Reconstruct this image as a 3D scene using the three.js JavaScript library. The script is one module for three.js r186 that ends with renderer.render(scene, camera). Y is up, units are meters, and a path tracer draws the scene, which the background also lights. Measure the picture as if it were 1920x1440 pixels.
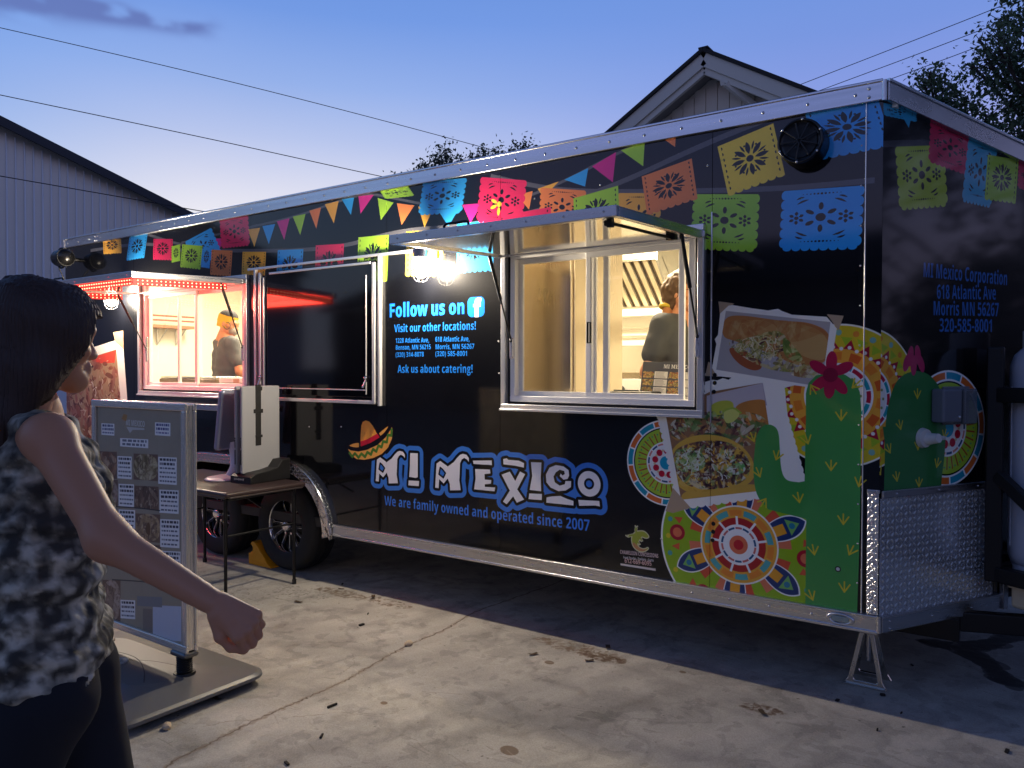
import * as THREE from 'three';
import { mergeGeometries } from 'three/addons/utils/BufferGeometryUtils.js';
import { RoundedBoxGeometry } from 'three/addons/geometries/RoundedBoxGeometry.js';
import { RectAreaLightUniformsLib } from 'three/addons/lights/RectAreaLightUniformsLib.js';
RectAreaLightUniformsLib.init();

// ---------------------------------------------------------------- camera, renderer, sky, sun
const scene = new THREE.Scene();
const camera = new THREE.PerspectiveCamera(53.06, 4 / 3, 0.05, 3000);
camera.position.set(0.646, 1.621, 3.967);
camera.rotation.set(-0.018539, 0.60857, 0.00188, 'YXZ');
camera.updateMatrixWorld(true);
const renderer = new THREE.WebGLRenderer({ antialias: true });
renderer.toneMapping = THREE.LinearToneMapping;
renderer.toneMappingExposure = 1;
renderer.shadowMap.enabled = true;

// seeded random numbers and noise
function rng(seed) { let s = seed >>> 0; return () => { s = (s + 0x6d2b79f5) >>> 0; let t = Math.imul(s ^ (s >>> 15), 1 | s); t = (t + Math.imul(t ^ (t >>> 7), 61 | t)) ^ t; return ((t ^ (t >>> 14)) >>> 0) / 4294967296; }; }
const hash = (x, y, z) => { let h = Math.imul(x, 374761393) + Math.imul(y, 668265263) + Math.imul(z, 2147483647 ^ 0x5bd1e995); h = Math.imul(h ^ (h >>> 13), 1274126177); return ((h ^ (h >>> 16)) >>> 0) / 4294967296; };
function noise3(x, y, z) {
  const ix = Math.floor(x), iy = Math.floor(y), iz = Math.floor(z); let fx = x - ix, fy = y - iy, fz = z - iz;
  fx = fx * fx * (3 - 2 * fx); fy = fy * fy * (3 - 2 * fy); fz = fz * fz * (3 - 2 * fz);
  const L = (a, b, t) => a + (b - a) * t, c = (i, j, k) => hash(ix + i, iy + j, iz + k);
  return L(L(L(c(0, 0, 0), c(1, 0, 0), fx), L(c(0, 1, 0), c(1, 1, 0), fx), fy), L(L(c(0, 0, 1), c(1, 0, 1), fx), L(c(0, 1, 1), c(1, 1, 1), fx), fy), fz);
}
const fbm = (x, y, z = 0, o = 4) => { let s = 0, a = 0.5, n = 0; for (let i = 0; i < o; i++) { s += a * noise3(x, y, z); n += a; a *= 0.5; x *= 2.03; y *= 2.03; z *= 2.03; } return s / n; };
// fbm on a torus of period p cells, for textures that repeat
function tileNoise(x, y, p, o = 4, seed = 0) {
  let s = 0, a = 0.5, n = 0;
  for (let i = 0; i < o; i++) {
    const ix = Math.floor(x), iy = Math.floor(y); let fx = x - ix, fy = y - iy; fx = fx * fx * (3 - 2 * fx); fy = fy * fy * (3 - 2 * fy);
    const m = (k) => ((k % p) + p) % p, c = (u, v) => hash(m(ix + u), m(iy + v), seed + i * 17);
    s += a * ((c(0, 0) * (1 - fx) + c(1, 0) * fx) * (1 - fy) + (c(0, 1) * (1 - fx) + c(1, 1) * fx) * fy); n += a; a *= 0.5; x *= 2; y *= 2; p *= 2;
  }
  return s / n;
}
const lin = (r, g, b) => [r, g, b].map((c) => { c /= 255; return c <= 0.04045 ? c / 12.92 : Math.pow((c + 0.055) / 1.055, 2.4); });
const sstep = (a, b, x) => { const t = Math.min(1, Math.max(0, (x - a) / (b - a))); return t * t * (3 - 2 * t); };

// dusk sky: afterglow in the west (behind the trailer, left of centre), deep blue above, dim blue in the east
const GLOW = (() => { const d = new THREE.Vector3(-450 / 1442, 0, -1).applyQuaternion(camera.quaternion); return Math.atan2(d.z, d.x); })();
function skyTexture() {
  const W = 2048, H = 1024, data = new Float32Array(W * H * 4);
  const stops = (list) => list.map(([e, c, k]) => [e, lin(...c).map((x) => x * (k ?? 1))]);
  const west = stops([[-90, [60, 56, 52], 0.3], [-2, [90, 84, 80], 0.5], [0, [252, 226, 208]], [6, [246, 234, 234]], [10.5, [238, 236, 244]], [13, [216, 219, 240]], [16, [184, 198, 237]], [19.5, [150, 178, 235]], [24, [116, 155, 228]], [28, [104, 146, 221]], [34, [86, 124, 196]], [50, [48, 66, 112]], [90, [32, 42, 68]]]);
  const side = stops([[-90, [60, 56, 52], 0.25], [-2, [80, 78, 80], 0.4], [0, [186, 176, 212]], [8, [184, 180, 228]], [13, [166, 172, 230]], [18, [138, 157, 228]], [22, [120, 150, 224]], [27, [110, 148, 222]], [34, [88, 126, 198]], [50, [46, 64, 112]], [90, [32, 42, 68]]]);
  const east = stops([[-90, [60, 56, 52], 0.2], [-2, [60, 60, 66], 0.3], [0, [120, 116, 136]], [8, [134, 132, 166]], [18, [120, 134, 186]], [32, [110, 128, 182]], [40, [86, 106, 158]], [52, [52, 66, 104]], [90, [32, 42, 68]]]);
  const left = stops([[-90, [60, 56, 52], 0.25], [-2, [80, 78, 80], 0.4], [0, [196, 196, 222]], [8, [176, 200, 236]], [13, [148, 184, 238]], [18, [126, 166, 233]], [22, [112, 156, 229]], [27, [102, 148, 223]], [34, [84, 126, 198]], [50, [46, 64, 112]], [90, [32, 42, 68]]]);
  const pick = (list, e) => { let i = 1; while (i < list.length - 1 && e > list[i][0]) i++; const [a, ca] = list[i - 1], [b, cb] = list[i], t = Math.min(1, Math.max(0, (e - a) / (b - a))); return ca.map((x, k) => x + (cb[k] - x) * t); };
  for (let y = 0; y < H; y++) for (let x = 0; x < W; x++) {
    const el = ((y + 0.5) / H - 0.5) * 180, az = ((x + 0.5) / W - 0.5) * 2 * Math.PI;
    const sd = Math.atan2(Math.sin(az - GLOW), Math.cos(az - GLOW)) * 180 / Math.PI, da = Math.abs(sd);
    const w = 1 - (sd < 0 ? sstep(3, 27, da) : sstep(3, 46, da)), e = sstep(100, 178, da), W_ = pick(west, el), S_ = pick(sd < 0 && sd > -90 ? left : side, el), E_ = pick(east, el);
    const c = [0, 1, 2].map((k) => (W_[k] * w + S_[k] * (1 - w)) * (1 - e) + E_[k] * e);
    // thin dusk streaks of cloud
    const sa = (az - GLOW) * 180 / Math.PI, s = ((sa + 540) % 360) - 180, cn = fbm(s * 0.42 + 7, el * 1.5 + s * 0.03, 3, 5), band = Math.exp(-Math.pow((el - 22.15 - (s + 10) * 0.02) / (0.5 + 0.05 * Math.max(0, -8 - s)), 2)) * sstep(-26, -20, s) * (1 - sstep(-6, -2.6, s));
    const k = Math.min(0.8, 1.3 * sstep(0.3, 0.6, cn) * band), cc = lin(96, 112, 176);
    const o = (y * W + x) * 4;
    const hz = 0.975 + 0.05 * fbm(s * 0.05 + 40, el * 0.16 + s * 0.01, 8, 4); for (let i = 0; i < 3; i++) data[o + i] = (c[i] * (1 - k) + cc[i] * k) * hz;
    data[o + 3] = 1;
  }
  const t = new THREE.DataTexture(data, W, H, THREE.RGBAFormat, THREE.FloatType);
  t.mapping = THREE.EquirectangularReflectionMapping; t.magFilter = THREE.LinearFilter; t.minFilter = THREE.LinearFilter; t.wrapS = THREE.RepeatWrapping; t.needsUpdate = true;
  return t;
}
const sky = skyTexture();
scene.background = sky; scene.environment = sky;
scene.backgroundIntensity = 1; scene.environmentIntensity = 1;
// the sun has set: only its last soft glow comes from behind the trailer
const sun = new THREE.DirectionalLight(0xffd2b0, 0.04);
sun.position.set(Math.cos(GLOW) * 60, 5, Math.sin(GLOW) * 60); sun.castShadow = true; sun.shadow.radius = 30;
Object.assign(sun.shadow.camera, { left: -20, right: 20, top: 20, bottom: -20, near: 1, far: 150 }); sun.shadow.mapSize.set(2048, 2048);
scene.add(sun, sun.target);

// ---------------------------------------------------------------- helpers
const V = (x, y, z) => new THREE.Vector3(x, y, z);
// at(u, v, depth): the point of the place seen at a pixel of the 1920 x 1440 photograph; onZ: the same on a plane z = const
const ray = (u, v) => V((u - 960) / 1442, -(v - 720) / 1442, -1).applyQuaternion(camera.quaternion);
const at = (u, v, d) => ray(u, v).multiplyScalar(d).add(camera.position);
const onZ = (u, v, z = 0) => { const r = ray(u, v); return r.multiplyScalar((z - camera.position.z) / r.z).add(camera.position); };
const onX = (u, v, x) => { const r = ray(u, v); return r.multiplyScalar((x - camera.position.x) / r.x).add(camera.position); };
const onY = (u, v, y = 0) => { const r = ray(u, v); return r.multiplyScalar((y - camera.position.y) / r.y).add(camera.position); };
const NA = 60.3 * Math.PI / 180, NE = V(Math.cos(NA), 0, -Math.sin(NA)), NN = V(Math.sin(NA), 0, Math.cos(NA));
const onNose = (u, v) => { const r = ray(u, v), p = r.multiplyScalar(-NN.dot(camera.position) / NN.dot(r)).add(camera.position); return [p.dot(NE), p.y]; };

const used = new Map();
function numbered(name) { const n = used.get(name) ?? 0; used.set(name, n + 1); return n ? name + '_' + String(n).padStart(3, '0') : name; }
function tag(o, label, category, group, kind) { if (label) o.userData.label = label; if (category) o.userData.category = category; if (group) o.userData.group = group; if (kind) o.userData.kind = kind; return o; }
function thing(name, label, category, pos, turn = 0, group) { const g = new THREE.Group(); g.name = numbered(name); if (pos) g.position.copy(pos); g.rotation.y = turn; scene.add(g); return tag(g, label, category, group); }
function flat(g) {
  g = g.index ? g.toNonIndexed() : g.clone();
  for (const k of Object.keys(g.attributes)) if (!['position', 'normal', 'uv', 'color'].includes(k)) g.deleteAttribute(k);
  if (!g.attributes.normal) g.computeVertexNormals();
  if (!g.attributes.uv) g.setAttribute('uv', new THREE.BufferAttribute(new Float32Array(g.attributes.position.count * 2), 2));
  return g;
}
function join(list) { const f = list.map(flat), col = f.some((g) => g.attributes.color); if (!col) f.forEach((g) => g.deleteAttribute('color')); return f.length === 1 ? f[0] : mergeGeometries(f); }
function part(name, geos, mat, parent = scene, pos) { const m = new THREE.Mesh(Array.isArray(geos) ? join(geos) : geos, mat); m.name = parent === scene ? numbered(name) : name; m.castShadow = m.receiveShadow = true; if (pos) m.position.copy(pos); parent.add(m); return m; }
const box = (w, h, d, x = 0, y = 0, z = 0) => new THREE.BoxGeometry(w, h, d).translate(x, y, z);
const rbox = (w, h, d, x = 0, y = 0, z = 0, r = 0.004, s = 2) => new RoundedBoxGeometry(w, h, d, s, Math.min(r, w / 2.1, h / 2.1, d / 2.1)).translate(x, y, z);
const span = (x0, x1, y0, y1, z0, z1, r = 0.003) => rbox(x1 - x0, y1 - y0, z1 - z0, (x0 + x1) / 2, (y0 + y1) / 2, (z0 + z1) / 2, r);
const cyl = (r0, r1, h, x = 0, y = 0, z = 0, n = 20) => new THREE.CylinderGeometry(r0, r1, h, n).translate(x, y, z);
const ball = (r, x = 0, y = 0, z = 0, n = 12) => new THREE.SphereGeometry(r, n, Math.max(6, n * 0.6 | 0)).translate(x, y, z);
function bar(a, b, r, r2 = r, n = 10) { const d = V().subVectors(b, a), g = new THREE.CylinderGeometry(r2, r, d.length(), n); g.translate(0, d.length() / 2, 0); g.applyQuaternion(new THREE.Quaternion().setFromUnitVectors(V(0, 1, 0), d.normalize())); return g.translate(a.x, a.y, a.z); }
function beam(a, b, w, h, up = V(0, 1, 0)) { // square section bar from a to b
  const d = V().subVectors(b, a), L = d.length(), m = new THREE.Matrix4(); d.normalize(); const x = V().crossVectors(up, d).normalize(), y = V().crossVectors(d, x);
  m.makeBasis(x, y, d); return new RoundedBoxGeometry(w, h, L, 2, Math.min(w, h) * 0.12).translate(0, 0, L / 2).applyMatrix4(m).translate(a.x, a.y, a.z);
}
const tube = (pts, r, seg = 40, n = 8) => new THREE.TubeGeometry(new THREE.CatmullRomCurve3(pts), seg, r, n, false);
const poly = (pts) => { const s = new THREE.Shape(); pts.forEach(([x, y], i) => (i ? s.lineTo(x, y) : s.moveTo(x, y))); s.closePath(); return s; };
const extrude = (s, depth, bevel = 0) => new THREE.ExtrudeGeometry(s, { depth, bevelEnabled: bevel > 0, bevelThickness: bevel, bevelSize: bevel, bevelOffset: -bevel, bevelSegments: 2, curveSegments: 24 });
const C = (r, g, b) => new THREE.Color().setRGB(...lin(r, g, b));
const std = (color, roughness = 0.6, metalness = 0, more = {}) => new THREE.MeshStandardMaterial({ color, roughness, metalness, ...more });
const phys = (color, roughness, metalness, more = {}) => new THREE.MeshPhysicalMaterial({ color, roughness, metalness, ...more });
function dataTex(w, h, fn, srgb = true) {
  const d = new Uint8Array(w * h * 4);
  for (let y = 0; y < h; y++) for (let x = 0; x < w; x++) { const c = fn(x, y), o = (y * w + x) * 4; if (typeof c === 'number') d[o] = d[o + 1] = d[o + 2] = Math.max(0, Math.min(255, c)); else for (let k = 0; k < 3; k++) d[o + k] = Math.max(0, Math.min(255, c[k])); d[o + 3] = 255; }
  const t = new THREE.DataTexture(d, w, h); t.wrapS = t.wrapT = THREE.RepeatWrapping; t.magFilter = THREE.LinearFilter; t.minFilter = THREE.LinearMipmapLinearFilter; t.generateMipmaps = true; if (srgb) t.colorSpace = THREE.SRGBColorSpace; t.needsUpdate = true; return t;
}
function canvasTex(w, h, draw, srgb = true) { const c = document.createElement('canvas'); c.width = w; c.height = h; draw(c.getContext('2d'), w, h); const t = new THREE.CanvasTexture(c); t.magFilter = THREE.LinearFilter; t.anisotropy = 8; if (srgb) t.colorSpace = THREE.SRGBColorSpace; return t; }

// shared fine-grain maps
const smudge = dataTex(256, 256, (x, y) => 120 + 110 * tileNoise(x / 64, y / 64, 4, 5, 3) + 12 * (hash(x, y, 5) - 0.5), false);
const waves = dataTex(256, 256, (x, y) => 255 * tileNoise(x / 128, y / 128, 2, 2, 9), false);
const M = {
  alu: std(C(208, 208, 210), 0.42, 1, { roughnessMap: smudge }),
  aluBright: std(C(232, 231, 228), 0.3, 0.6, { roughnessMap: smudge }),
  whiteMetal: std(C(240, 238, 232), 0.35, 0),
  chrome: std(C(230, 230, 232), 0.09, 1),
  steel: std(C(196, 190, 180), 0.34, 1, { roughnessMap: smudge }),
  black: std(C(14, 14, 15), 0.5),
  blackSteel: std(C(12, 12, 13), 0.42, 0.2),
  rubber: std(C(26, 26, 27), 0.72, 0, { bumpMap: smudge, bumpScale: 0.001 }),
  gasket: std(C(10, 10, 11), 0.75),
  glass: phys(0xffffff, 0.02, 0, { transmission: 1, thickness: 0, ior: 1.45 }),
  creamWall: std(C(240, 236, 220), 0.4),
};
// ================================================================ SETTING
// concrete yard: one sheet to the horizon; its crack, stains and tyre grit are drawn where they lie
const GX = -5.6, GZ = -1.2, GS = 7.2; // the square of ground that the drawing covers
function groundTexture() {
  const N = 2048, d = new Float32Array(N * N), dx = new Float32Array(N * N);
  const c = document.createElement('canvas'); c.width = c.height = N; const g = c.getContext('2d'), r = rng(11), k = N / GS;
  const P = (u, v) => { const p = onY(u, v, 0); return [(p.x - GX) * k, (p.z - GZ) * k]; };
  const img = g.createImageData(N, N);
  for (let y = 0; y < N; y++) for (let x = 0; x < N; x++) {
    const X = x / k, Y = y / k, big = fbm(X * 0.8, Y * 0.8, 1, 4), mid = fbm(X * 4 + 3, Y * 4, 2, 4), fine = hash(x, y, 7), streak = fbm(X * 9 + Y * 3, Y * 2.2 - X * 1.2, 6, 4);
    const swirl = Math.abs(fbm(X * 3.2 + 2 * mid, Y * 3.2 + 2 * big, 9, 4) - 0.5) * 2;
    let s = 0.86 + 0.13 * (big - 0.5) + 0.16 * (mid - 0.5) + 0.2 * (streak - 0.5) + 0.13 * (fine - 0.5) + 0.10 * Math.min(1, swirl * 4) - 0.06;
    if (fbm(X * 14, Y * 14, 4, 3) > 0.66) s -= 0.07;
    const o = (y * N + x) * 4, warm = 0.5 + (big - 0.5) * 0.6;
    img.data[o] = 184 * s; img.data[o + 1] = (177 + 3 * (1 - warm)) * s; img.data[o + 2] = (164 + 8 * (1 - warm)) * s; img.data[o + 3] = 255;
  }
  g.putImageData(img, 0, 0);
  const wob = (pts, w, col, amp) => { g.strokeStyle = col; g.lineCap = 'round'; for (let i = 1; i < pts.length; i++) { const [ax, ay] = pts[i - 1], [bx, by] = pts[i], n = 14; let px = ax, py = ay; for (let j = 1; j <= n; j++) { const t = j / n, e = j === n ? 0 : (r() - 0.5) * amp, x = ax + (bx - ax) * t + e, y = ay + (by - ay) * t + e * (r() - 0.5) * 2; g.lineWidth = w * (0.5 + r()); g.beginPath(); g.moveTo(px, py); g.lineTo(x, y); g.stroke(); px = x; py = y; } } };
  const crack = [[1180, 1040], [1010, 1105], [890, 1147], [830, 1183], [768, 1208], [700, 1245], [655, 1272], [600, 1297], [545, 1322], [480, 1350], [400, 1390], [330, 1425], [270, 1465]].map(([u, v]) => P(u, v));
  wob(crack, 1.9, 'rgba(70,60,50,0.85)', 5); wob(crack, 6, 'rgba(120,106,90,0.25)', 6);
  for (const list of [[[480, 1350], [430, 1352], [380, 1362]], [[660, 1225], [665, 1245], [640, 1262]], [[540, 1345], [640, 1335], [720, 1345]], [[980, 1225], [1100, 1215]]]) wob(list.map(([u, v]) => P(u, v)), 0.9, 'rgba(90,80,68,0.4)', 5);
  const blot = (u, v, rx, ry, col, n, sp, lo = 1, hi = 6) => { const [x, y] = P(u, v); for (let i = 0; i < n; i++) { const a = r() * 6.283, q = Math.sqrt(r()), px = x + Math.cos(a) * q * rx * k, py = y + Math.sin(a) * q * ry * k; g.fillStyle = col + (0.10 + 0.4 * r()).toFixed(2) + ')'; g.beginPath(); g.ellipse(px, py, lo + hi * r() * sp, lo + (hi * 0.5) * r() * sp, r() * 3, 0, 7); g.fill(); } };
  blot(640, 1112, 0.24, 0.07, 'rgba(94,76,58,', 150, 1.1); blot(720, 1128, 0.26, 0.06, 'rgba(94,76,58,', 110, 1); blot(1080, 1215, 0.3, 0.07, 'rgba(92,72,54,', 170, 1.1); blot(1130, 1232, 0.15, 0.05, 'rgba(80,58,40,', 120, 1.2); blot(1430, 1330, 0.1, 0.05, 'rgba(74,52,36,', 70, 1); blot(560, 1110, 0.3, 0.12, 'rgba(80,72,62,', 120, 0.5); blot(450, 1110, 0.4, 0.2, 'rgba(80,72,62,', 120, 0.5);
  for (const [u, v, w] of [[955, 1407, 0.045], [1030, 1242, 0.03], [720, 1318, 0.02], [1280, 1260, 0.02]]) { const [x, y] = P(u, v); g.fillStyle = 'rgba(96,78,60,0.75)'; g.beginPath(); g.ellipse(x, y, w * k, w * 0.8 * k, 0.3, 0, 7); g.fill(); }
  // wet patch by the tongue
  for (let i = 0; i < 60; i++) { const t = r(), [x, y] = P(1730 + 170 * t + 14 * (r() - 0.5), 1200 + 90 * t * t + 14 * (r() - 0.5)); g.fillStyle = 'rgba(20,19,18,0.5)'; g.beginPath(); g.ellipse(x, y, (0.04 + 0.08 * r()) * k, (0.03 + 0.04 * r()) * k, 0.6, 0, 7); g.fill(); }
  for (let i = 0; i < 2600; i++) { g.fillStyle = r() < 0.75 ? 'rgba(50,42,36,' + (0.3 + 0.5 * r()) + ')' : 'rgba(214,206,190,0.5)'; const s = 0.3 + 1.6 * r() * r() * r(); g.beginPath(); g.ellipse(r() * N, r() * N, s * 1.6, s, r() * 3, 0, 7); g.fill(); }
  for (let i = 0; i < 1500; i++) { const x = r() * N, y = r() * N, l = 5 + 34 * r(), a = -0.5 + r(); g.strokeStyle = r() < 0.5 ? 'rgba(84,76,66,0.3)' : 'rgba(228,220,204,0.26)'; g.lineWidth = 0.6 + r(); g.beginPath(); g.moveTo(x, y); g.quadraticCurveTo(x + l * 0.5 * Math.cos(a), y + l * 0.5 * Math.sin(a) + 8 * (r() - 0.5), x + l * Math.cos(a), y + l * Math.sin(a)); g.stroke(); }
  const t = new THREE.CanvasTexture(c); t.colorSpace = THREE.SRGBColorSpace; t.magFilter = THREE.LinearFilter; t.wrapS = t.wrapT = THREE.MirroredRepeatWrapping; t.anisotropy = 8; t.flipY = false; return t;
}
const groundBump = dataTex(512, 512, (x, y) => 255 * (0.55 * tileNoise(x / 64, y / 64, 8, 5, 21) + 0.45 * tileNoise(x / 10.24, y / 10.24, 50, 2, 22)), false);
{
  const g = new THREE.PlaneGeometry(1600, 1600, 1, 1); g.rotateX(-Math.PI / 2);
  const p = g.attributes.position, uv = g.attributes.uv; for (let i = 0; i < p.count; i++) uv.setXY(i, (p.getX(i) - GX) / GS, (p.getZ(i) - GZ) / GS);
  const gb = groundBump.clone(); gb.repeat.set(4, 4); gb.needsUpdate = true;
  tag(part('ground', g, std(0xffffff, 0.88, 0, { map: groundTexture(), bumpMap: gb, bumpScale: 0.007 })), 'pale worn concrete yard with one long crack under the trailer', 'ground', null, 'structure');
}
// ---- steel shed beyond the left end of the trailer
{
  const X = -22, slope = 0.287, y0 = 8.0, z0 = -5.0, peakZ = 0, roofY = (z) => y0 + slope * ((z < peakZ ? z : 2 * peakZ - z) - z0), zA = -15, zB = 15;
  const t = thing('metal_shed', 'large grey ribbed steel shed with a dark sloping roof edge, left behind the trailer', 'shed', V(X, 0, 0));
  const wallM = std(C(224, 216, 204), 0.55, 0.1);
  const s = poly([[-zA, 0], [-zB, 0], [-zB, roofY(zB)], [-peakZ, roofY(peakZ)], [-zA, roofY(zA)]]);
  part('wall', extrude(s, 0.2).rotateY(Math.PI / 2).translate(-0.2, 0, 0), wallM, t);
  const ribM = std(C(222, 224, 228), 0.5, 0.1);
  for (let z = -13.8; z < 1.0; z += 0.222) { const h = roofY(z) - 0.12; const g = new THREE.CylinderGeometry(0.026, 0.05, 1, 4, 1).rotateY(Math.PI / 4); const m = part('rib', g, ribM, t, V(0.006, h / 2, z)); m.scale.y = h; }
  const rm = std(C(34, 38, 46), 0.5, 0.3);
  for (const sgn of [-1, 1]) { const zE = sgn < 0 ? zA : zB; part('roof', beam(V(-10, roofY(peakZ) + 0.12, peakZ), V(-10, roofY(zE) + 0.05, zE), 20.6, 0.12), rm, t); part('roof_trim', beam(V(0.35, roofY(peakZ) + 0.02, peakZ), V(0.35, roofY(zE) - 0.05, zE), 0.06, 0.24), rm, t); }
  part('wainscot', span(0.0, 0.045, 0, 3.2, zA, zB), std(C(222, 224, 230), 0.5, 0.1), t);
  for (const [a, b] of [[zA, zA + 0.15], [zB - 0.15, zB]]) part('side_wall', span(-20, -0.2, 0, roofY(zA), a, b), wallM, t);
}
// ---- house gable behind the trailer
{
  const pk = onZ(1320, 92, -8), m = 0.6, t = thing('gabled_house', 'beige house gable with pale rake boards rising behind the trailer roof', 'house', V(pk.x, 0, -8));
  const Y = pk.y, half = 6, ov = 0.38;
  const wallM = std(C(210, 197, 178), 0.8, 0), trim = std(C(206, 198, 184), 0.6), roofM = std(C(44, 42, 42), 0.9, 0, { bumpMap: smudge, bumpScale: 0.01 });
  const yy = (x) => Y - 0.3 - m * Math.abs(x);
  part('wall', extrude(poly([[-half + 0.3, 0], [half - 0.3, 0], [half - 0.3, yy(half - 0.3)], [0, yy(0)], [-half + 0.3, yy(half - 0.3)]]), 0.2).translate(0, 0, -0.2 - ov), wallM, t);
  // vertical boards of the gable, each with a joint
  for (let x = -2.6; x <= 3.2; x += 0.2) { const h = 3.2, top = yy(Math.abs(x) + 0.1) - 0.02; part('gable_board', rbox(0.19, h, 0.025, x, top - h / 2, -ov + 0.012, 0.004, 1), wallM, t); }
  for (const s of [-1, 1]) {
    const a = V(0, Y - 0.06, -0.03), b = V(s * half, Y - 0.06 - m * half, -0.03);
    part('rake_board', beam(V(0, Y - 0.16, 0), V(s * half, Y - 0.16 - m * half, 0), 0.05, 0.22, V(0, 1, 0)), trim, t);
    part('rake_moulding', beam(V(0, Y - 0.33, -0.05), V(s * half, Y - 0.33 - m * half, -0.05), 0.07, 0.12), trim, t);
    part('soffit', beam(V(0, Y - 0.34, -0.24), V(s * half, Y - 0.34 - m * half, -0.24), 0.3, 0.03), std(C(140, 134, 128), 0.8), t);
    part('roof', beam(V(0, Y - 0.02, -5), V(s * (half + 0.2), Y - 0.02 - m * (half + 0.2), -5), 10.14, 0.06), roofM, t);
  }
  part('gable_bracket', [beam(V(0.35, Y - 0.62, -0.02), V(0.75, Y - 0.98, -0.3), 0.09, 0.09), beam(V(0.3, Y - 0.55, -0.22), V(0.3, Y - 0.6, -0.02), 0.08, 0.08)], trim, t);
  part('ridge_cap', beam(V(0, Y + 0.01, 0.05), V(0, Y + 0.01, -10), 0.16, 0.03), roofM, t);
  for (const a of [-half + 0.3, half - 0.5]) part('side_wall', span(a, a + 0.2, 0, Y - m * half, -10, -0.6), wallM, t);
  part('back_wall', extrude(poly([[-half + 0.5, 0], [half - 0.5, 0], [half - 0.5, yy(half - 0.5)], [0, yy(0)], [-half + 0.5, yy(half - 0.5)]]), 0.15).translate(0, 0, -9.9), wallM, t);
}
// ---- overhead cables
{
  const cm = std(C(30, 32, 40), 0.7);
  const cable = (pts, r, label) => tag(part('overhead_cable', tube(pts.map(([u, v, d]) => at(u, v, d)), r, 40, 6), cm), label, 'cable', 'overhead cables');
  cable([[-400, -34, 15], [0, 52, 15], [480, 165, 16], [955, 290, 18], [1300, 390, 19]], 0.0075, 'uppermost thin cable sloping across the sky at left above the trailer');
  cable([[-400, 95, 15], [0, 178, 15], [400, 262, 16], [725, 333, 17], [1000, 390, 18]], 0.0085, 'second cable down at left, ending at the small treetops');
  cable([[-400, 262, 14], [0, 330, 14], [390, 398, 16], [700, 452, 18]], 0.0085, 'lowest left cable crossing in front of the ribbed shed');
  cable([[1350, 217, 20], [1515, 153, 19], [1690, 85, 18], [1868, 15, 17], [2300, -160, 15]], 0.0085, 'top cable of three rising right beside the leafy tree');
  cable([[1380, 229, 20], [1550, 165, 19], [1730, 98, 18], [1900, 33, 17], [2300, -120, 15]], 0.0085, 'middle cable of three rising right beside the leafy tree');
  cable([[1500, 208, 20], [1665, 150, 19], [1780, 108, 18], [1900, 62, 17], [2300, -90, 15]], 0.0085, 'bottom cable of three rising right into the leafy tree');
}
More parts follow.
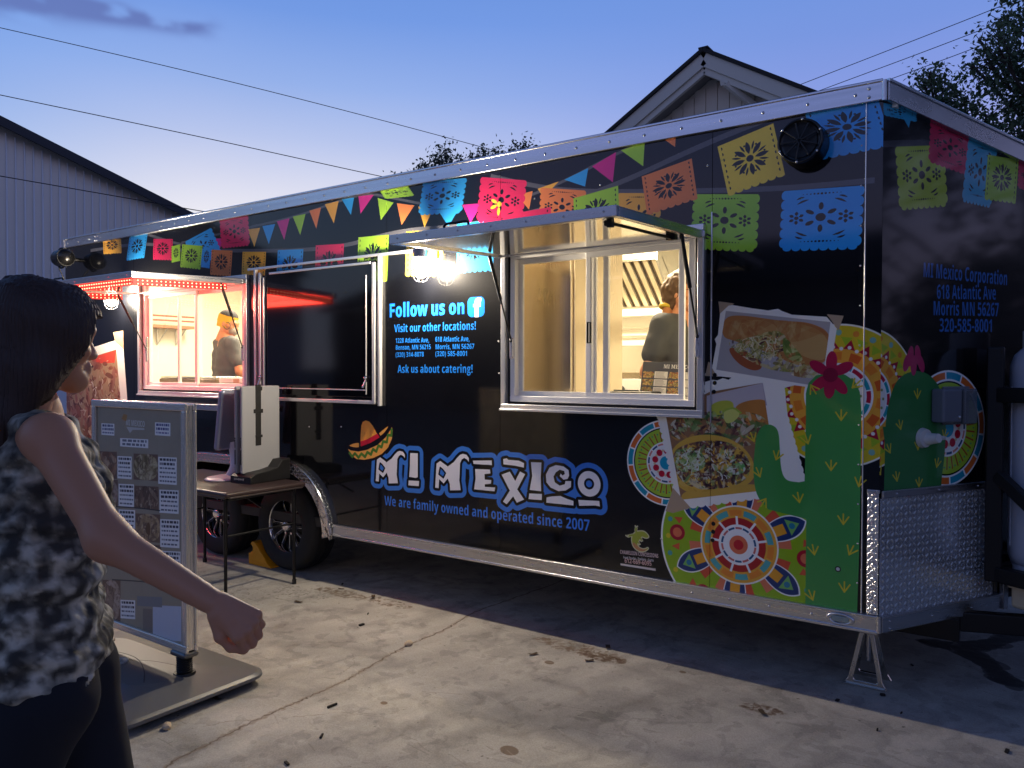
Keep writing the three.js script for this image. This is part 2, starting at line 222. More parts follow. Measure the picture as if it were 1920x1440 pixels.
// ---- trees: tapered trunk, limbs, and leaf clumps
function makeTree(name, label, base, trunkTop, clumps, leaf, color, seed, dens = 1, trunkR = 0.16) {
  const r = rng(seed), t = thing(name, label, 'tree', base), L = (p) => p.clone().sub(base), bark = std(C(58, 50, 44), 0.9);
  const tt = L(trunkTop), wood = [bar(V(0, 0, 0), tt, trunkR, trunkR * 0.55, 9)];
  part('trunk', wood, bark, t);
  const limbs = []; for (const [p, R] of clumps) { const e = L(p), a = tt.clone().multiplyScalar(0.6 + 0.4 * r()), m = a.clone().lerp(e, 0.55).add(V((r() - 0.5) * R, R * 0.2, (r() - 0.5) * R)); limbs.push(tube([a, m, e], 0.012 + trunkR * 0.05, 8, 5)); for (let k = 0; k < 5; k++) limbs.push(bar(e.clone().lerp(m, r() * 0.3), e.clone().add(V(r() - 0.5, r() - 0.4, r() - 0.5).multiplyScalar(R * 1.7)), 0.012, 0.004, 4)); }
  part('limbs', limbs, bark, t);
  const pos = [], nor = [], col = [], c0 = new THREE.Color();
  for (const [p, R, dn = 1] of clumps) {
    const e = L(p), n = Math.round(13 * R * R / (leaf * leaf) * dens * dn);
    const twigs = []; for (let k = 0; k < Math.max(8, n / 22); k++) { const d = V(r() - 0.5, r() - 0.5, r() - 0.5).normalize(); twigs.push([e.clone().addScaledVector(d, R * Math.pow(r(), 0.45)).multiply(V(1, 1, 1)), 0.12 + 0.28 * r()]); }
    for (let k = 0; k < n; k++) {
      const [tw, sz] = twigs[(r() * twigs.length) | 0], q = tw.clone().add(V(r() + r() - 1, (r() + r() - 1) * 0.8, r() + r() - 1).multiplyScalar(sz * (leaf / 0.06) * 0.8));
      const d = V(r() - 0.5, r() - 0.65, r() - 0.5).normalize(), s = V(r() - 0.5, r() - 0.5, r() - 0.5).cross(d).normalize(), up = V().crossVectors(d, s), ln = leaf * (0.6 + 0.8 * r()), w = ln * 0.27;
      const a = q, b = q.clone().addScaledVector(d, ln * 0.5).addScaledVector(s, w).addScaledVector(up, w * 0.4), c2 = q.clone().addScaledVector(d, ln), f = q.clone().addScaledVector(d, ln * 0.5).addScaledVector(s, -w).addScaledVector(up, w * 0.4);
      const g = 0.55 + 0.7 * r(), cc = [color[0] * g * (0.9 + 0.3 * r()), color[1] * g, color[2] * g];
      for (const [x, y, z] of [[a, b, c2], [a, c2, f]]) { const nn = V().subVectors(y, x).cross(V().subVectors(z, x)).normalize(); for (const v of [x, y, z]) { pos.push(v.x, v.y, v.z); nor.push(nn.x, nn.y, nn.z); col.push(...cc); } }
    }
  }
  const g = new THREE.BufferGeometry(); g.setAttribute('position', new THREE.Float32BufferAttribute(pos, 3)); g.setAttribute('normal', new THREE.Float32BufferAttribute(nor, 3)); g.setAttribute('color', new THREE.Float32BufferAttribute(col, 3));
  part('crown', g, phys(0xffffff, 0.75, 0, { vertexColors: true, side: THREE.DoubleSide, transmission: 0.4, thickness: 0 }), t);
  return t;
}
{
  const cl = (list, d) => list.map(([u, v, r, dn]) => [at(u, v, d + 0.6 * Math.sin(u * 3.1 + v)), r * d / 1442, dn]);
  const D = 11, b1 = at(2120, 693, D); b1.y = 0;
  makeTree('leafy_tree', 'tall dark green leafy tree filling the upper right corner', b1, at(2080, 200, D), cl([[1893, 40, 48], [1925, 95, 70], [1985, 40, 90], [1860, 105, 30, 0.8], [1835, 75, 16, 0.7], [1850, 148, 34], [1905, 170, 62], [1980, 160, 90], [1822, 122, 16, 0.7], [1908, 212, 34], [1935, 240, 70], [2060, 120, 110], [2040, 240, 100], [1915, 255, 36], [1930, 300, 40], [2150, 150, 110], [1940, -40, 80], [2050, -40, 110], [1850, 118, 26, 0.7], [1870, 60, 24, 0.7], [1900, 130, 60], [1872, 95, 22]], D), 0.075, [0.075, 0.125, 0.055], 5, 1.05, 0.2);
  const D2 = 13, b2 = at(1790, 693, D2); b2.y = 0;
  makeTree('bushy_tree', 'bushy green treetop just above the sloping nose of the trailer roof', b2, at(1790, 300, D2), cl([[1742, 140, 24, 0.9], [1768, 165, 34], [1748, 185, 30], [1790, 205, 40], [1760, 230, 44], [1712, 172, 18, 0.6], [1700, 180, 12, 0.6], [1830, 230, 40], [1810, 280, 60], [1870, 275, 50], [1750, 290, 60], [1850, 215, 20, 0.6], [1745, 135, 18], [1735, 160, 22], [1765, 190, 34], [1725, 205, 24], [1800, 240, 44], [1840, 260, 40]], D2), 0.085, [0.07, 0.12, 0.052], 8, 1.15, 0.12);
  const D3 = 24, b3 = at(850, 693, D3); b3.y = 0;
  makeTree('distant_tree', 'dark treetop with three clumps peeping over the trailer roof', b3, at(850, 420, D3), cl([[828, 292, 17], [842, 308, 20], [795, 318, 16], [812, 322, 18], [860, 312, 14], [905, 292, 14], [925, 298, 15], [892, 302, 12], [942, 300, 10], [975, 280, 13], [988, 284, 10], [742, 328, 6], [850, 345, 40], [930, 330, 40], [800, 350, 40], [890, 380, 60], [836, 280, 9], [822, 300, 14], [908, 283, 8], [930, 285, 8], [984, 276, 8], [970, 290, 12]], D3), 0.11, [0.04, 0.06, 0.032], 12, 1.7, 0.2);
}
// the workshop behind the photographer whose dark front the glossy side of the trailer mirrors
{
  const t = thing('workshop', 'long dark workshop across the yard behind the photographer', 'workshop', V(-9, 0, 20)), w = 34, h = 4.2, wm = std(C(92, 88, 84), 0.7);
  part('wall', [span(-w / 2, w / 2, 0, h, 0, 0.25)], wm, t); part('roof', [beam(V(0, h + 0.05, -0.4), V(0, h + 2.2, 5), w + 0.8, 0.15), beam(V(0, h + 2.2, 5), V(0, h + 0.05, 10.4), w + 0.8, 0.15)], std(C(48, 46, 46), 0.8), t);
  part('end_wall', span(-w / 2, -w / 2 + 0.2, 0, h, 0.26, 10), wm, t); part('end_wall', span(w / 2 - 0.2, w / 2, 0, h, 0.26, 10), wm, t); part('back_wall', span(-w / 2 + 0.21, w / 2 - 0.21, 0, h, 9.8, 10), wm, t);
  for (let i = 0; i < 5; i++) { const d = part('roller_door', span(-1.7, 1.7, 0, 3.6, -0.05, -0.01), std(C(120, 116, 110), 0.6), t, V(-12 + i * 6, 0, 0)); for (let k = 0; k < 9; k++) part('door_slat', span(-1.68, 1.68, 0.03 + k * 0.4, 0.38 + k * 0.4, -0.08, -0.051, 0.01), std(C(130, 126, 120), 0.6), d); }
}
// the trees across the yard that the glossy nose and side of the trailer mirror
{
  for (const [x, z, h, s, lab] of [[9, -3.2, 7.5, 31, 'round dark tree beside the yard, nearest to the tongue'], [13, -8, 10, 33, 'tall dark tree beside the yard behind the round one'], [13, 2.5, 9, 35, 'wide dark tree beside the yard, nearest to the workshop']]) {
    const b = V(x, 0, z), r = rng(s), cls = []; for (let i = 0; i < 16; i++) { const a = r() * 6.28, q = h * 0.32 * Math.sqrt(r()); cls.push([V(x + q * Math.cos(a), h * (0.45 + 0.5 * r()), z + q * Math.sin(a)), h * 0.12]); } for (let i = 0; i < 12; i++) { const a = r() * 6.28, q = h * 0.42 * Math.sqrt(r()); cls.push([V(x + q * Math.cos(a), h * (0.06 + 0.36 * r()), z + q * Math.sin(a)), h * 0.13]); }
    makeTree('yard_tree', lab, b, V(x, h * 0.6, z), cls, 0.16, [0.035, 0.06, 0.028], s, 1, 0.18);
  }
}
// ================================================================ PRINTED WRAP of the trailer, drawn in metres
const BASE = '#07080c', K = { cyan: '#2fa3ea', teal: '#1f97ad', lime: '#a3d636', green: '#3f8f3c', mag: '#d6268c', red: '#e0265a', crimson: '#b3152f', orange: '#ee8544', amber: '#f4b13e', yellow: '#f7d33c', white: '#f8f7f0', grey: '#58585e', navy: '#1c3566', brown: '#a04a22', blue: '#2f8df2', sky: '#2383ea', cream: '#f8f4e4', tan: '#b9a080' };
// pen over a canvas whose user space is metres with y up; P maps photograph pixels to metres of that surface
function pen(g, P) {
  const o = { g, P };
  o.pts = (list) => list.map(([u, v]) => P(u, v));
  o.path = (m) => { g.beginPath(); m.forEach(([x, y], i) => (i ? g.lineTo(x, y) : g.moveTo(x, y))); g.closePath(); };
  o.fill = (m, c) => { o.path(m); g.fillStyle = c; g.fill(); };
  o.poly = (list, c) => o.fill(o.pts(list), c);
  o.smooth = (m) => { g.beginPath(); const n = m.length, mid = (a, b) => [(a[0] + b[0]) / 2, (a[1] + b[1]) / 2]; let s = mid(m[n - 1], m[0]); g.moveTo(...s); for (let i = 0; i < n; i++) g.quadraticCurveTo(...m[i], ...mid(m[i], m[(i + 1) % n])); g.closePath(); };
  o.blob = (list, c) => { o.smooth(o.pts(list)); g.fillStyle = c; g.fill(); };
  o.line = (list, w, c) => { const m = o.pts(list); g.beginPath(); g.moveTo(...m[0]); for (let i = 1; i < m.length - 1; i++) g.quadraticCurveTo(...m[i], (m[i][0] + m[i + 1][0]) / 2, (m[i][1] + m[i + 1][1]) / 2); g.lineTo(...m[m.length - 1]); g.lineWidth = w; g.strokeStyle = c; g.stroke(); };
  o.disc = (x, y, r, c, ry = r, rot = 0) => { g.beginPath(); g.ellipse(x, y, r, ry, rot, 0, 6.2832); g.fillStyle = c; g.fill(); };
  o.ring = (x, y, r0, r1, n, cols, gap = 0, ph = 0) => { for (let i = 0; i < n; i++) { const a = ph + (i + gap / 2) / n * 6.2832, b = ph + (i + 1 - gap / 2) / n * 6.2832; g.beginPath(); g.arc(x, y, r1, a, b, false); g.arc(x, y, r0, b, a, true); g.closePath(); g.fillStyle = cols[i % cols.length]; g.fill(); } };
  o.spokes = (x, y, r0, r1, n, w, c, ph = 0) => { for (let i = 0; i < n; i++) { const a = ph + i / n * 6.2832; g.beginPath(); g.moveTo(x + r0 * Math.cos(a), y + r0 * Math.sin(a)); g.lineTo(x + r1 * Math.cos(a), y + r1 * Math.sin(a)); g.lineWidth = w; g.strokeStyle = c; g.lineCap = 'butt'; g.stroke(); } };
  // a line of lettering from the pixel a (left end of the baseline) to b, capitals h metres tall
  o.text = (s, a, b, h, c, font = 'bold {}px sans-serif', edge) => { const [x0, y0] = P(...a), [x1, y1] = P(...b); g.save(); g.translate(x0, y0); g.rotate(Math.atan2(y1 - y0, x1 - x0)); g.font = font.replace('{}', 100); const w = g.measureText(s).width, S = h / 72; g.scale(Math.hypot(x1 - x0, y1 - y0) / w, -S); g.fillStyle = c; g.textBaseline = 'alphabetic'; if (edge) { g.lineWidth = 5; g.strokeStyle = edge; g.strokeText(s, 0, 0); } g.fillText(s, 0, 0); g.restore(); };
  const scallop = (n, y, d) => { for (let i = n; i > 0; i--) { const a = i / n, b = (i - 1) / n; g.bezierCurveTo(a + 0.005, y + d, b - 0.005, y + d, b, y); } };
  // cut-paper banner from its corners (pixels): kind A flower with side holes, B scalloped all round
  o.banner = (kind, c, tl, tr, bl) => {
    const a = P(...tl), b = P(...tr), d = P(...bl); g.save(); g.transform(b[0] - a[0], b[1] - a[1], d[0] - a[0], d[1] - a[1], a[0], a[1]);
    g.fillStyle = c; g.beginPath(); g.moveTo(0, 0); g.lineTo(1, 0);
    if (kind === 'B') for (let i = 0; i < 6; i++) g.bezierCurveTo(1.07, i / 6, 1.07, (i + 1) / 6 - 0.01, 1, (i + 1) / 6); else g.lineTo(1, 1);
    scallop(kind === 'B' ? 8 : 7, kind === 'B' ? 1 : 0.97, 0.085);
    if (kind === 'B') for (let i = 6; i > 0; i--) g.bezierCurveTo(-0.07, i / 6, -0.07, (i - 1) / 6 + 0.01, 0, (i - 1) / 6); else g.lineTo(0, 0);
    g.closePath(); g.fill();
    g.fillStyle = BASE;
    const leaf = (x, y, ang, r0, r1, w) => { g.save(); g.translate(x, y); g.rotate(ang); g.beginPath(); g.moveTo(r0, 0); g.quadraticCurveTo((r0 + r1) * 0.5, w * 2, r1, 0); g.quadraticCurveTo((r0 + r1) * 0.5, -w * 2, r0, 0); g.fill(); g.restore(); };
    const dot = (x, y, r, ry = r) => { g.beginPath(); g.ellipse(x, y, r, ry, 0, 0, 6.2832); g.fill(); };
    if (kind === 'A') {
      for (let i = 0; i < 8; i++) { g.beginPath(); g.ellipse(0.055, 0.08 + i * 0.115, 0.022, 0.03, 0, -1.57, 1.57); g.fill(); g.beginPath(); g.ellipse(0.945, 0.08 + i * 0.115, 0.022, 0.03, 0, 1.57, 4.71); g.fill(); }
      dot(0.5, 0.47, 0.062);
      for (let i = 0; i < 16; i++) { const A = -1.5708 + i * 0.3927; if (i % 4 === 0 || i % 4 === 2) leaf(0.5, 0.47, A, 0.09, 0.33, 0.042); else { leaf(0.5, 0.47, A, 0.16, 0.33, 0.018); dot(0.5 + 0.27 * Math.cos(A + 0.2), 0.47 + 0.27 * Math.sin(A + 0.2), 0.017); } }
    } else {
      for (let i = 0; i < 11; i++) { const r = 0.017 - 0.0022 * Math.abs(i - 5); dot(0.25 + i * 0.05, 0.085, r); dot(0.25 + i * 0.05, 0.9, r); }
      for (const [sx, sy] of [[1, 1], [-1, 1], [1, -1], [-1, -1]]) { g.save(); g.translate(0.5, 0.49); g.scale(sx, sy); for (const [x0, y0, x1, y1, b] of [[0.17, 0.31, 0.33, 0.235, 0.055], [0.23, 0.355, 0.34, 0.315, 0.045]]) { g.beginPath(); g.moveTo(x0, y0); g.quadraticCurveTo((x0 + x1) / 2 + 0.01, (y0 + y1) / 2 + b, x1, y1); g.quadraticCurveTo((x0 + x1) / 2, (y0 + y1) / 2 - 0.012, x0, y0); g.fill(); } g.restore(); }
      dot(0.5, 0.49, 0.068); for (let i = 0; i < 6; i++) { const A = -1.5708 + i * 1.0472; g.save(); g.translate(0.5 + 0.17 * Math.cos(A), 0.49 + 0.19 * Math.sin(A)); g.rotate(A); g.beginPath(); g.ellipse(0, 0, 0.062, 0.032, 0, 0, 7); g.fill(); g.restore(); }
      for (const x of [0.17, 0.83]) { dot(x, 0.49, 0.03); for (let i = 0; i < 6; i++) leaf(x, 0.49, -1.5708 + i * 1.0472, 0.042, 0.112, 0.024); }
    }
    g.restore();
  };
  o.lift = () => { g.save(); g.globalCompositeOperation = 'overlay'; g.fillStyle = 'rgba(255,246,228,0.22)'; g.fillRect(-9, 0, 12, 4); g.restore(); };
  o.flag = (c, a, b, t) => o.poly([a, b, t], c);
  o.arrow = (u, v, s, rot = 0) => { const [x, y] = P(u, v); g.save(); g.translate(x, y); g.rotate(rot); g.strokeStyle = '#d8c233'; g.lineCap = 'round'; g.lineWidth = 0.007; for (const dx of [-0.55, 0, 0.55]) { g.beginPath(); g.moveTo(0, 0); g.lineTo(dx * s, (dx ? 0.85 : 1.1) * s); g.stroke(); } g.restore(); };
  // printed snapshot of food: strokes of the given colours scattered inside a region
  o.bits = (r, list, n, cols, lo, hi, el = 2.2, alpha = 0.85) => { const m = o.pts(list), xs = m.map((q) => q[0]), ys = m.map((q) => q[1]), x0 = Math.min(...xs), x1 = Math.max(...xs), y0 = Math.min(...ys), y1 = Math.max(...ys); g.save(); o.smooth(m); g.clip(); for (let i = 0; i < n; i++) { const s = lo + (hi - lo) * r() * r(); g.globalAlpha = alpha * (0.5 + 0.5 * r()); o.disc(x0 + (x1 - x0) * r(), y0 + (y1 - y0) * r(), s * (1 + (el - 1) * r()), cols[(r() * cols.length) | 0], s * 0.55, r() * 3.14); } g.globalAlpha = 1; g.restore(); };
  o.shreds = (r, list, n, cols, len, w) => { const m = o.pts(list), xs = m.map((q) => q[0]), ys = m.map((q) => q[1]), x0 = Math.min(...xs), x1 = Math.max(...xs), y0 = Math.min(...ys), y1 = Math.max(...ys); g.save(); o.smooth(m); g.clip(); g.lineCap = 'round'; for (let i = 0; i < n; i++) { const x = x0 + (x1 - x0) * r(), y = y0 + (y1 - y0) * r(), a = r() * 6.28, l = len * (0.4 + r()), b = a + (r() - 0.5) * 2; g.strokeStyle = cols[(r() * cols.length) | 0]; g.lineWidth = w * (0.5 + r()); g.beginPath(); g.moveTo(x, y); g.quadraticCurveTo(x + l * 0.6 * Math.cos(a), y + l * 0.6 * Math.sin(a), x + l * Math.cos(b), y + l * Math.sin(b)); g.stroke(); } g.restore(); };
  return o;
}
function tealWheel(o, x, y, R, ph) {
  o.disc(x, y, R, K.white); o.ring(x, y, R * 0.85, R * 0.965, 14, [K.teal, '#e0702f'], 0.09, ph); o.disc(x, y, R * 0.815, BASE); o.disc(x, y, R * 0.79, '#a9c93a'); o.spokes(x, y, R * 0.5, R * 0.72, 30, R * 0.028, '#a8472a', ph);
  for (let i = 0; i < 30; i++) { const a = ph + (i + 0.5) / 30 * 6.283; o.disc(x + R * 0.68 * Math.cos(a), y + R * 0.68 * Math.sin(a), R * 0.018, '#4a9a72'); }
  o.disc(x, y, R * 0.49, K.white); o.ring(x, y, R * 0.415, R * 0.455, 16, ['#d98a7a', '#234d75'], 0.16, ph); o.disc(x, y, R * 0.385, '#f1efe6');
  for (let i = 0; i < 9; i++) { const a = ph + i / 9 * 6.283; o.disc(x + R * 0.28 * Math.cos(a), y + R * 0.28 * Math.sin(a), R * 0.075, '#c1122f'); o.disc(x + R * 0.29 * Math.cos(a + 0.35), y + R * 0.29 * Math.sin(a + 0.35), R * 0.03, '#d8c79a'); }
  o.disc(x, y, R * 0.155, '#18a0bd');
}
function sunWheel(o, x, y, R) {
  o.disc(x, y, R, '#f4efd8'); o.disc(x, y, R * 0.975, '#d9bf25');
  for (let i = 0; i < 24; i++) { const a = i / 24 * 6.283; o.disc(x + R * 0.88 * Math.cos(a), y + R * 0.88 * Math.sin(a), R * 0.042, i % 2 ? '#df8a2e' : '#86b8a0'); const g = o.g, q = a + 0.13; o.fill([[x + R * 0.82 * Math.cos(q - 0.09), y + R * 0.82 * Math.sin(q - 0.09)], [x + R * 0.82 * Math.cos(q + 0.09), y + R * 0.82 * Math.sin(q + 0.09)], [x + R * 0.7 * Math.cos(q), y + R * 0.7 * Math.sin(q)]], '#a3bf26'); }
  for (let i = 0; i < 20; i++) { const a = i / 20 * 6.283 + 0.1, h = 0.125; o.fill([[x + R * 0.65 * Math.cos(a - h), y + R * 0.65 * Math.sin(a - h)], [x + R * 0.65 * Math.cos(a + h), y + R * 0.65 * Math.sin(a + h)], [x + R * 0.79 * Math.cos(a), y + R * 0.79 * Math.sin(a)]], '#a91730'); }
  o.disc(x, y, R * 0.655, '#f0a838');
  for (let i = 0; i < 20; i++) { const a = i / 20 * 6.283 + 0.1; o.disc(x + R * 0.68 * Math.cos(a), y + R * 0.68 * Math.sin(a), R * 0.026, '#f3ece0'); o.disc(x + R * 0.655 * Math.cos(a + 0.157), y + R * 0.655 * Math.sin(a + 0.157), R * 0.026, '#f3ece0'); }
  o.ring(x, y, R * 0.5, R * 0.61, 14, ['#d85f1e', '#e88428'], 0.42, 0.05); o.disc(x, y, R * 0.455, K.white); o.ring(x, y, R * 0.37, R * 0.425, 14, ['#24a0a4', '#c01a38'], 0.1, 0.2);
  o.disc(x, y, R * 0.34, '#efebdd'); for (let i = 0; i < 14; i++) { const a = i / 14 * 6.283; o.disc(x + R * 0.29 * Math.cos(a), y + R * 0.29 * Math.sin(a), R * 0.02, '#8a9a50'); }
  o.ring(x, y, R * 0.17, R * 0.24, 10, ['#c01a38', '#2b7f96'], 0.1, 0.4); o.disc(x, y, R * 0.15, K.white);
}
function greenWheel(o, x, y, R) {
  o.disc(x, y, R, K.white); o.disc(x, y, R * 0.975, '#93b822');
  for (let i = 0; i < 26; i++) { const a = i / 26 * 6.283; o.disc(x + R * 0.9 * Math.cos(a), y + R * 0.9 * Math.sin(a), R * 0.032, i % 2 ? '#d9c62c' : '#56a59a'); }
  const pet = (a, c0) => { const g = o.g; g.save(); g.translate(x, y); g.rotate(a); const leaf = (r0, r1, w, c) => { g.beginPath(); g.moveTo(r0, -w * 0.8); g.quadraticCurveTo((r0 + r1) * 0.58, -w * 1.75, r1, 0); g.quadraticCurveTo((r0 + r1) * 0.58, w * 1.75, r0, w * 0.8); g.closePath(); g.fillStyle = c; g.fill(); }; leaf(R * 0.4, R * 0.87, R * 0.125, K.white); leaf(R * 0.4, R * 0.85, R * 0.112, '#20396e'); o.fill([[R * 0.42, -R * 0.06], [R * 0.6, -R * 0.06], [R * 0.6, R * 0.06], [R * 0.42, R * 0.06]], '#eda52e'); o.fill([[R * 0.64, -R * 0.1], [R * 0.64, R * 0.1], [R * 0.78, 0]], '#7bbb62'); o.disc(R * 0.69, 0, R * 0.035, '#2a7f9c'); g.restore(); };
  for (let i = 0; i < 6; i++) { const a = i / 6 * 6.283 + 0.45; for (const q of [-0.24, 0.24]) { const g = o.g; g.save(); g.translate(x, y); g.rotate(a + 0.5236 + q); o.fill([[R * 0.45, -R * 0.055], [R * 0.62, -R * 0.075], [R * 0.62, R * 0.075], [R * 0.45, R * 0.055]], q < 0 ? '#d65233' : '#e07b56'); g.restore(); } const b = a + 0.5236; o.disc(x + R * 0.78 * Math.cos(b), y + R * 0.78 * Math.sin(b), R * 0.1, '#ae1a2e'); o.disc(x + R * 0.78 * Math.cos(b), y + R * 0.78 * Math.sin(b), R * 0.06, '#e2764e'); for (const q of [-0.34, 0.34]) { const p = a + q * 0.9; o.fill([[x + R * 0.86 * Math.cos(p), y + R * 0.86 * Math.sin(p)], [x + R * 0.77 * Math.cos(p + 0.07), y + R * 0.77 * Math.sin(p + 0.07)], [x + R * 0.75 * Math.cos(p - 0.05), y + R * 0.75 * Math.sin(p - 0.05)]], '#d65a34'); } }
  for (let i = 0; i < 6; i++) pet(i / 6 * 6.283 + 0.45);
  o.disc(x, y, R * 0.475, K.cream); o.disc(x, y, R * 0.455, '#e9a93a'); o.ring(x, y, R * 0.35, R * 0.42, 14, ['#52adab', '#ea8c30'], 0.14, 0.1); o.disc(x, y, R * 0.325, '#b01e22'); o.spokes(x, y, R * 0.22, R * 0.345, 9, R * 0.028, K.white, 0.25); o.disc(x, y, R * 0.245, K.white); o.ring(x, y, R * 0.19, R * 0.213, 14, ['#24557c', '#c96b63'], 0.14); o.disc(x, y, R * 0.112, '#e2744e'); o.disc(x, y, R * 0.06, '#c8202e');
}
const wallP = (u, v) => { const p = onZ(u, v, 0); return [p.x, p.y]; };
function sideArt(g) {
  const o = pen(g, wallP), r = rng(77);
  // strings
  const S = (l, w = 0.03) => o.line(l, w, K.grey);
  S([[170, 470], [270, 452], [330, 470], [400, 470], [620, 470], [745, 432], [860, 425], [1000, 400], [1150, 350], [1330, 265], [1500, 200]]);
  S([[270, 437], [335, 460], [400, 467]], 0.025); S([[340, 455], [460, 428], [560, 405], [640, 375], [690, 362], [740, 372], [830, 390], [960, 380], [1060, 340], [1160, 285], [1270, 240]], 0.018);
  S([[920, 330], [1000, 350], [1100, 360], [1330, 358], [1480, 353], [1640, 338]], 0.028);
  // pennants
  for (const [c, a, b, t] of [[K.amber, [464, 430], [488, 427], [477, 463]], [K.cyan, [492, 424], [516, 420], [504, 458]], [K.mag, [519, 415], [543, 409], [533, 450]], [K.lime, [549, 406], [573, 401], [563, 441]], [K.orange, [580, 395], [602, 389], [593, 429]], [K.amber, [609, 383], [635, 377], [626, 419]], [K.cyan, [641, 374], [664, 370], [658, 403]], [K.mag, [672, 368], [701, 365], [676, 401]], [K.lime, [708, 371], [738, 380], [714, 413]], [K.orange, [744, 381], [777, 385], [753, 422]], [K.amber, [784, 387], [813, 390], [796, 427]], [K.mag, [867, 384], [905, 381], [882, 418]], [K.orange, [968, 366], [999, 358], [992, 393]], [K.amber, [1008, 354], [1048, 340], [1019, 371]], [K.cyan, [1058, 337], [1103, 315], [1097, 350]], [K.mag, [1110, 312], [1155, 285], [1149, 342]], [K.lime, [1164, 282], [1209, 266], [1206, 312]], [K.orange, [1246, 262], [1267, 256], [1266, 276]], [K.mag, [395, 447], [421, 447], [407, 478]], [K.amber, [196, 452], [222, 448], [207, 478]]]) o.flag(c, a, b, t);
  // banners, far left to right
  o.banner('A', K.amber, [193, 447], [227, 444], [194, 476]);
  o.banner('A', K.cyan, [243, 444], [277, 437], [237, 488]);
  o.banner('A', K.red, [288, 448], [324, 448], [287, 486]);
  o.banner('A', K.lime, [322, 462], [338, 458], [322, 492]);
  o.banner('B', K.cyan, [349, 452], [394, 428], [368, 498]);
  o.banner('A', K.lime, [342, 458], [380, 461], [338, 500]);
  o.banner('A', K.cyan, [381, 462], [397, 464], [377, 500]);
  o.banner('B', K.red, [414, 412], [463, 405], [417, 463]);
  o.banner('A', K.orange, [397, 468], [436, 470], [394, 514]);
  o.banner('A', K.amber, [455, 472], [499, 472], [453, 514]);
  o.banner('A', K.cyan, [521, 469], [569, 467], [517, 537]);
  o.banner('A', K.red, [592, 460], [645, 457], [590, 534]);
  o.banner('A', K.lime, [672, 445], [729, 440], [669, 527]);
  o.banner('B', K.lime, [713, 356], [763, 350], [724, 372]);
  o.banner('B', K.cyan, [797, 340], [872, 334], [788, 400]); o.poly([[822, 396], [860, 392], [841, 424]], K.cyan);
  o.banner('A', K.yellow, [762, 434], [831, 431], [760, 516]);
  o.banner('A', K.cyan, [857, 420], [925, 412], [857, 510]);
  o.banner('B', K.red, [905, 332], [984, 338], [897, 412]); { const [x, y] = wallP(936, 383); o.disc(x, y, 0.018, K.yellow); for (const a of [3.4, 4.6, 2.6]) o.disc(x + 0.045 * Math.cos(a), y + 0.045 * Math.sin(a), 0.026, K.yellow, 0.011, a); }
  o.banner('B', K.orange, [1017, 352], [1095, 357], [1014, 420]);
  o.banner('A', K.red, [935, 405], [1033, 388], [935, 480]);
  o.banner('B', K.amber, [1162, 362], [1236, 362], [1160, 450]);
  o.banner('A', K.lime, [1075, 372], [1159, 348], [1078, 450]);
  o.banner('B', K.lime, [1305, 364], [1419, 364], [1300, 462]);
  o.banner('A', K.orange, [1203, 331], [1297, 297], [1213, 402]);
  o.banner('A', K.yellow, [1345, 275], [1450, 231], [1365, 366]);
  o.banner('A', K.cyan, [1509, 212], [1645, 181], [1535, 298]);
  o.banner('B', K.cyan, [1473, 358], [1614, 348], [1467, 465]);
  // words
  o.text('Follow us on', [729, 595], [872, 588], 0.094, K.sky, undefined, '#0b4fae');
  { const [x, y] = wallP(892.5, 575.5), w = 0.13; g.fillStyle = '#1f86f4'; g.beginPath(); g.roundRect(x - w / 2 - 0.005, y - w / 2, w + 0.01, w, 0.035); g.fill(); g.save(); g.translate(x + 0.008, y - w / 2 + 0.002); g.scale(1, -1); g.font = 'bold 0.155px sans-serif'; g.fillStyle = '#f2f4f6'; g.lineWidth = 0.01; g.strokeStyle = '#f2f4f6'; g.textAlign = 'center'; g.font = 'bold 155px sans-serif'; g.scale(0.001, 0.001); g.lineWidth = 8; g.fillText('f', 0, 0); g.strokeText('f', 0, 0); g.restore(); }
  o.text('Visit our other locations!', [739, 623], [893, 618], 0.054, K.sky);
  o.text('1228 Atlantic Ave,', [741.5, 643], [805, 642], 0.033, K.sky); o.text('Benson, MN 56215', [741.5, 656], [808, 655], 0.033, K.sky); o.text('(320) 314-8078', [741.5, 669.5], [795, 668.5], 0.033, K.sky);
  o.text('618 Atlantic Ave,', [816, 641], [881, 640], 0.034, K.sky); o.text('Morris, MN 56267', [816, 655], [889.5, 654], 0.034, K.sky); o.text('(320) 585-8001', [816, 668], [877, 667.5], 0.034, K.sky);
  o.text('Ask us about catering!', [745.5, 699], [887, 699], 0.054, K.sky);
  // logo
  { const Z = (X, Y) => wallP(690 + X / 4.174, 830 + Y / 4.174), H = (X, Y) => wallP(640 + X / 9, 770 + Y / 9), q = (f, l) => l.map(([a, b]) => f(a, b));
    const m1 = q(H, [[600, 825], [655, 785], [765, 868], [850, 805], [900, 740], [945, 692], [985, 678], [1040, 692], [1075, 745], [1072, 800], [1045, 765], [1005, 742], [970, 765], [945, 820], [940, 980], [935, 1080], [955, 1225], [800, 1228], [795, 1130], [765, 1050], [705, 1125], [655, 1075], [640, 1060], [632, 1195], [580, 1188], [592, 960]]), h1 = q(H, [[655, 885], [690, 915], [730, 970], [700, 1035], [637, 985]]);
    const a1 = wallP(704.4, 902), a2 = wallP(815.8, 914.5), sh = (l) => l.map(([x, y]) => [a2[0] + (x - a1[0]) * 1.02, a2[1] + (y - a1[1]) * 1.06]);
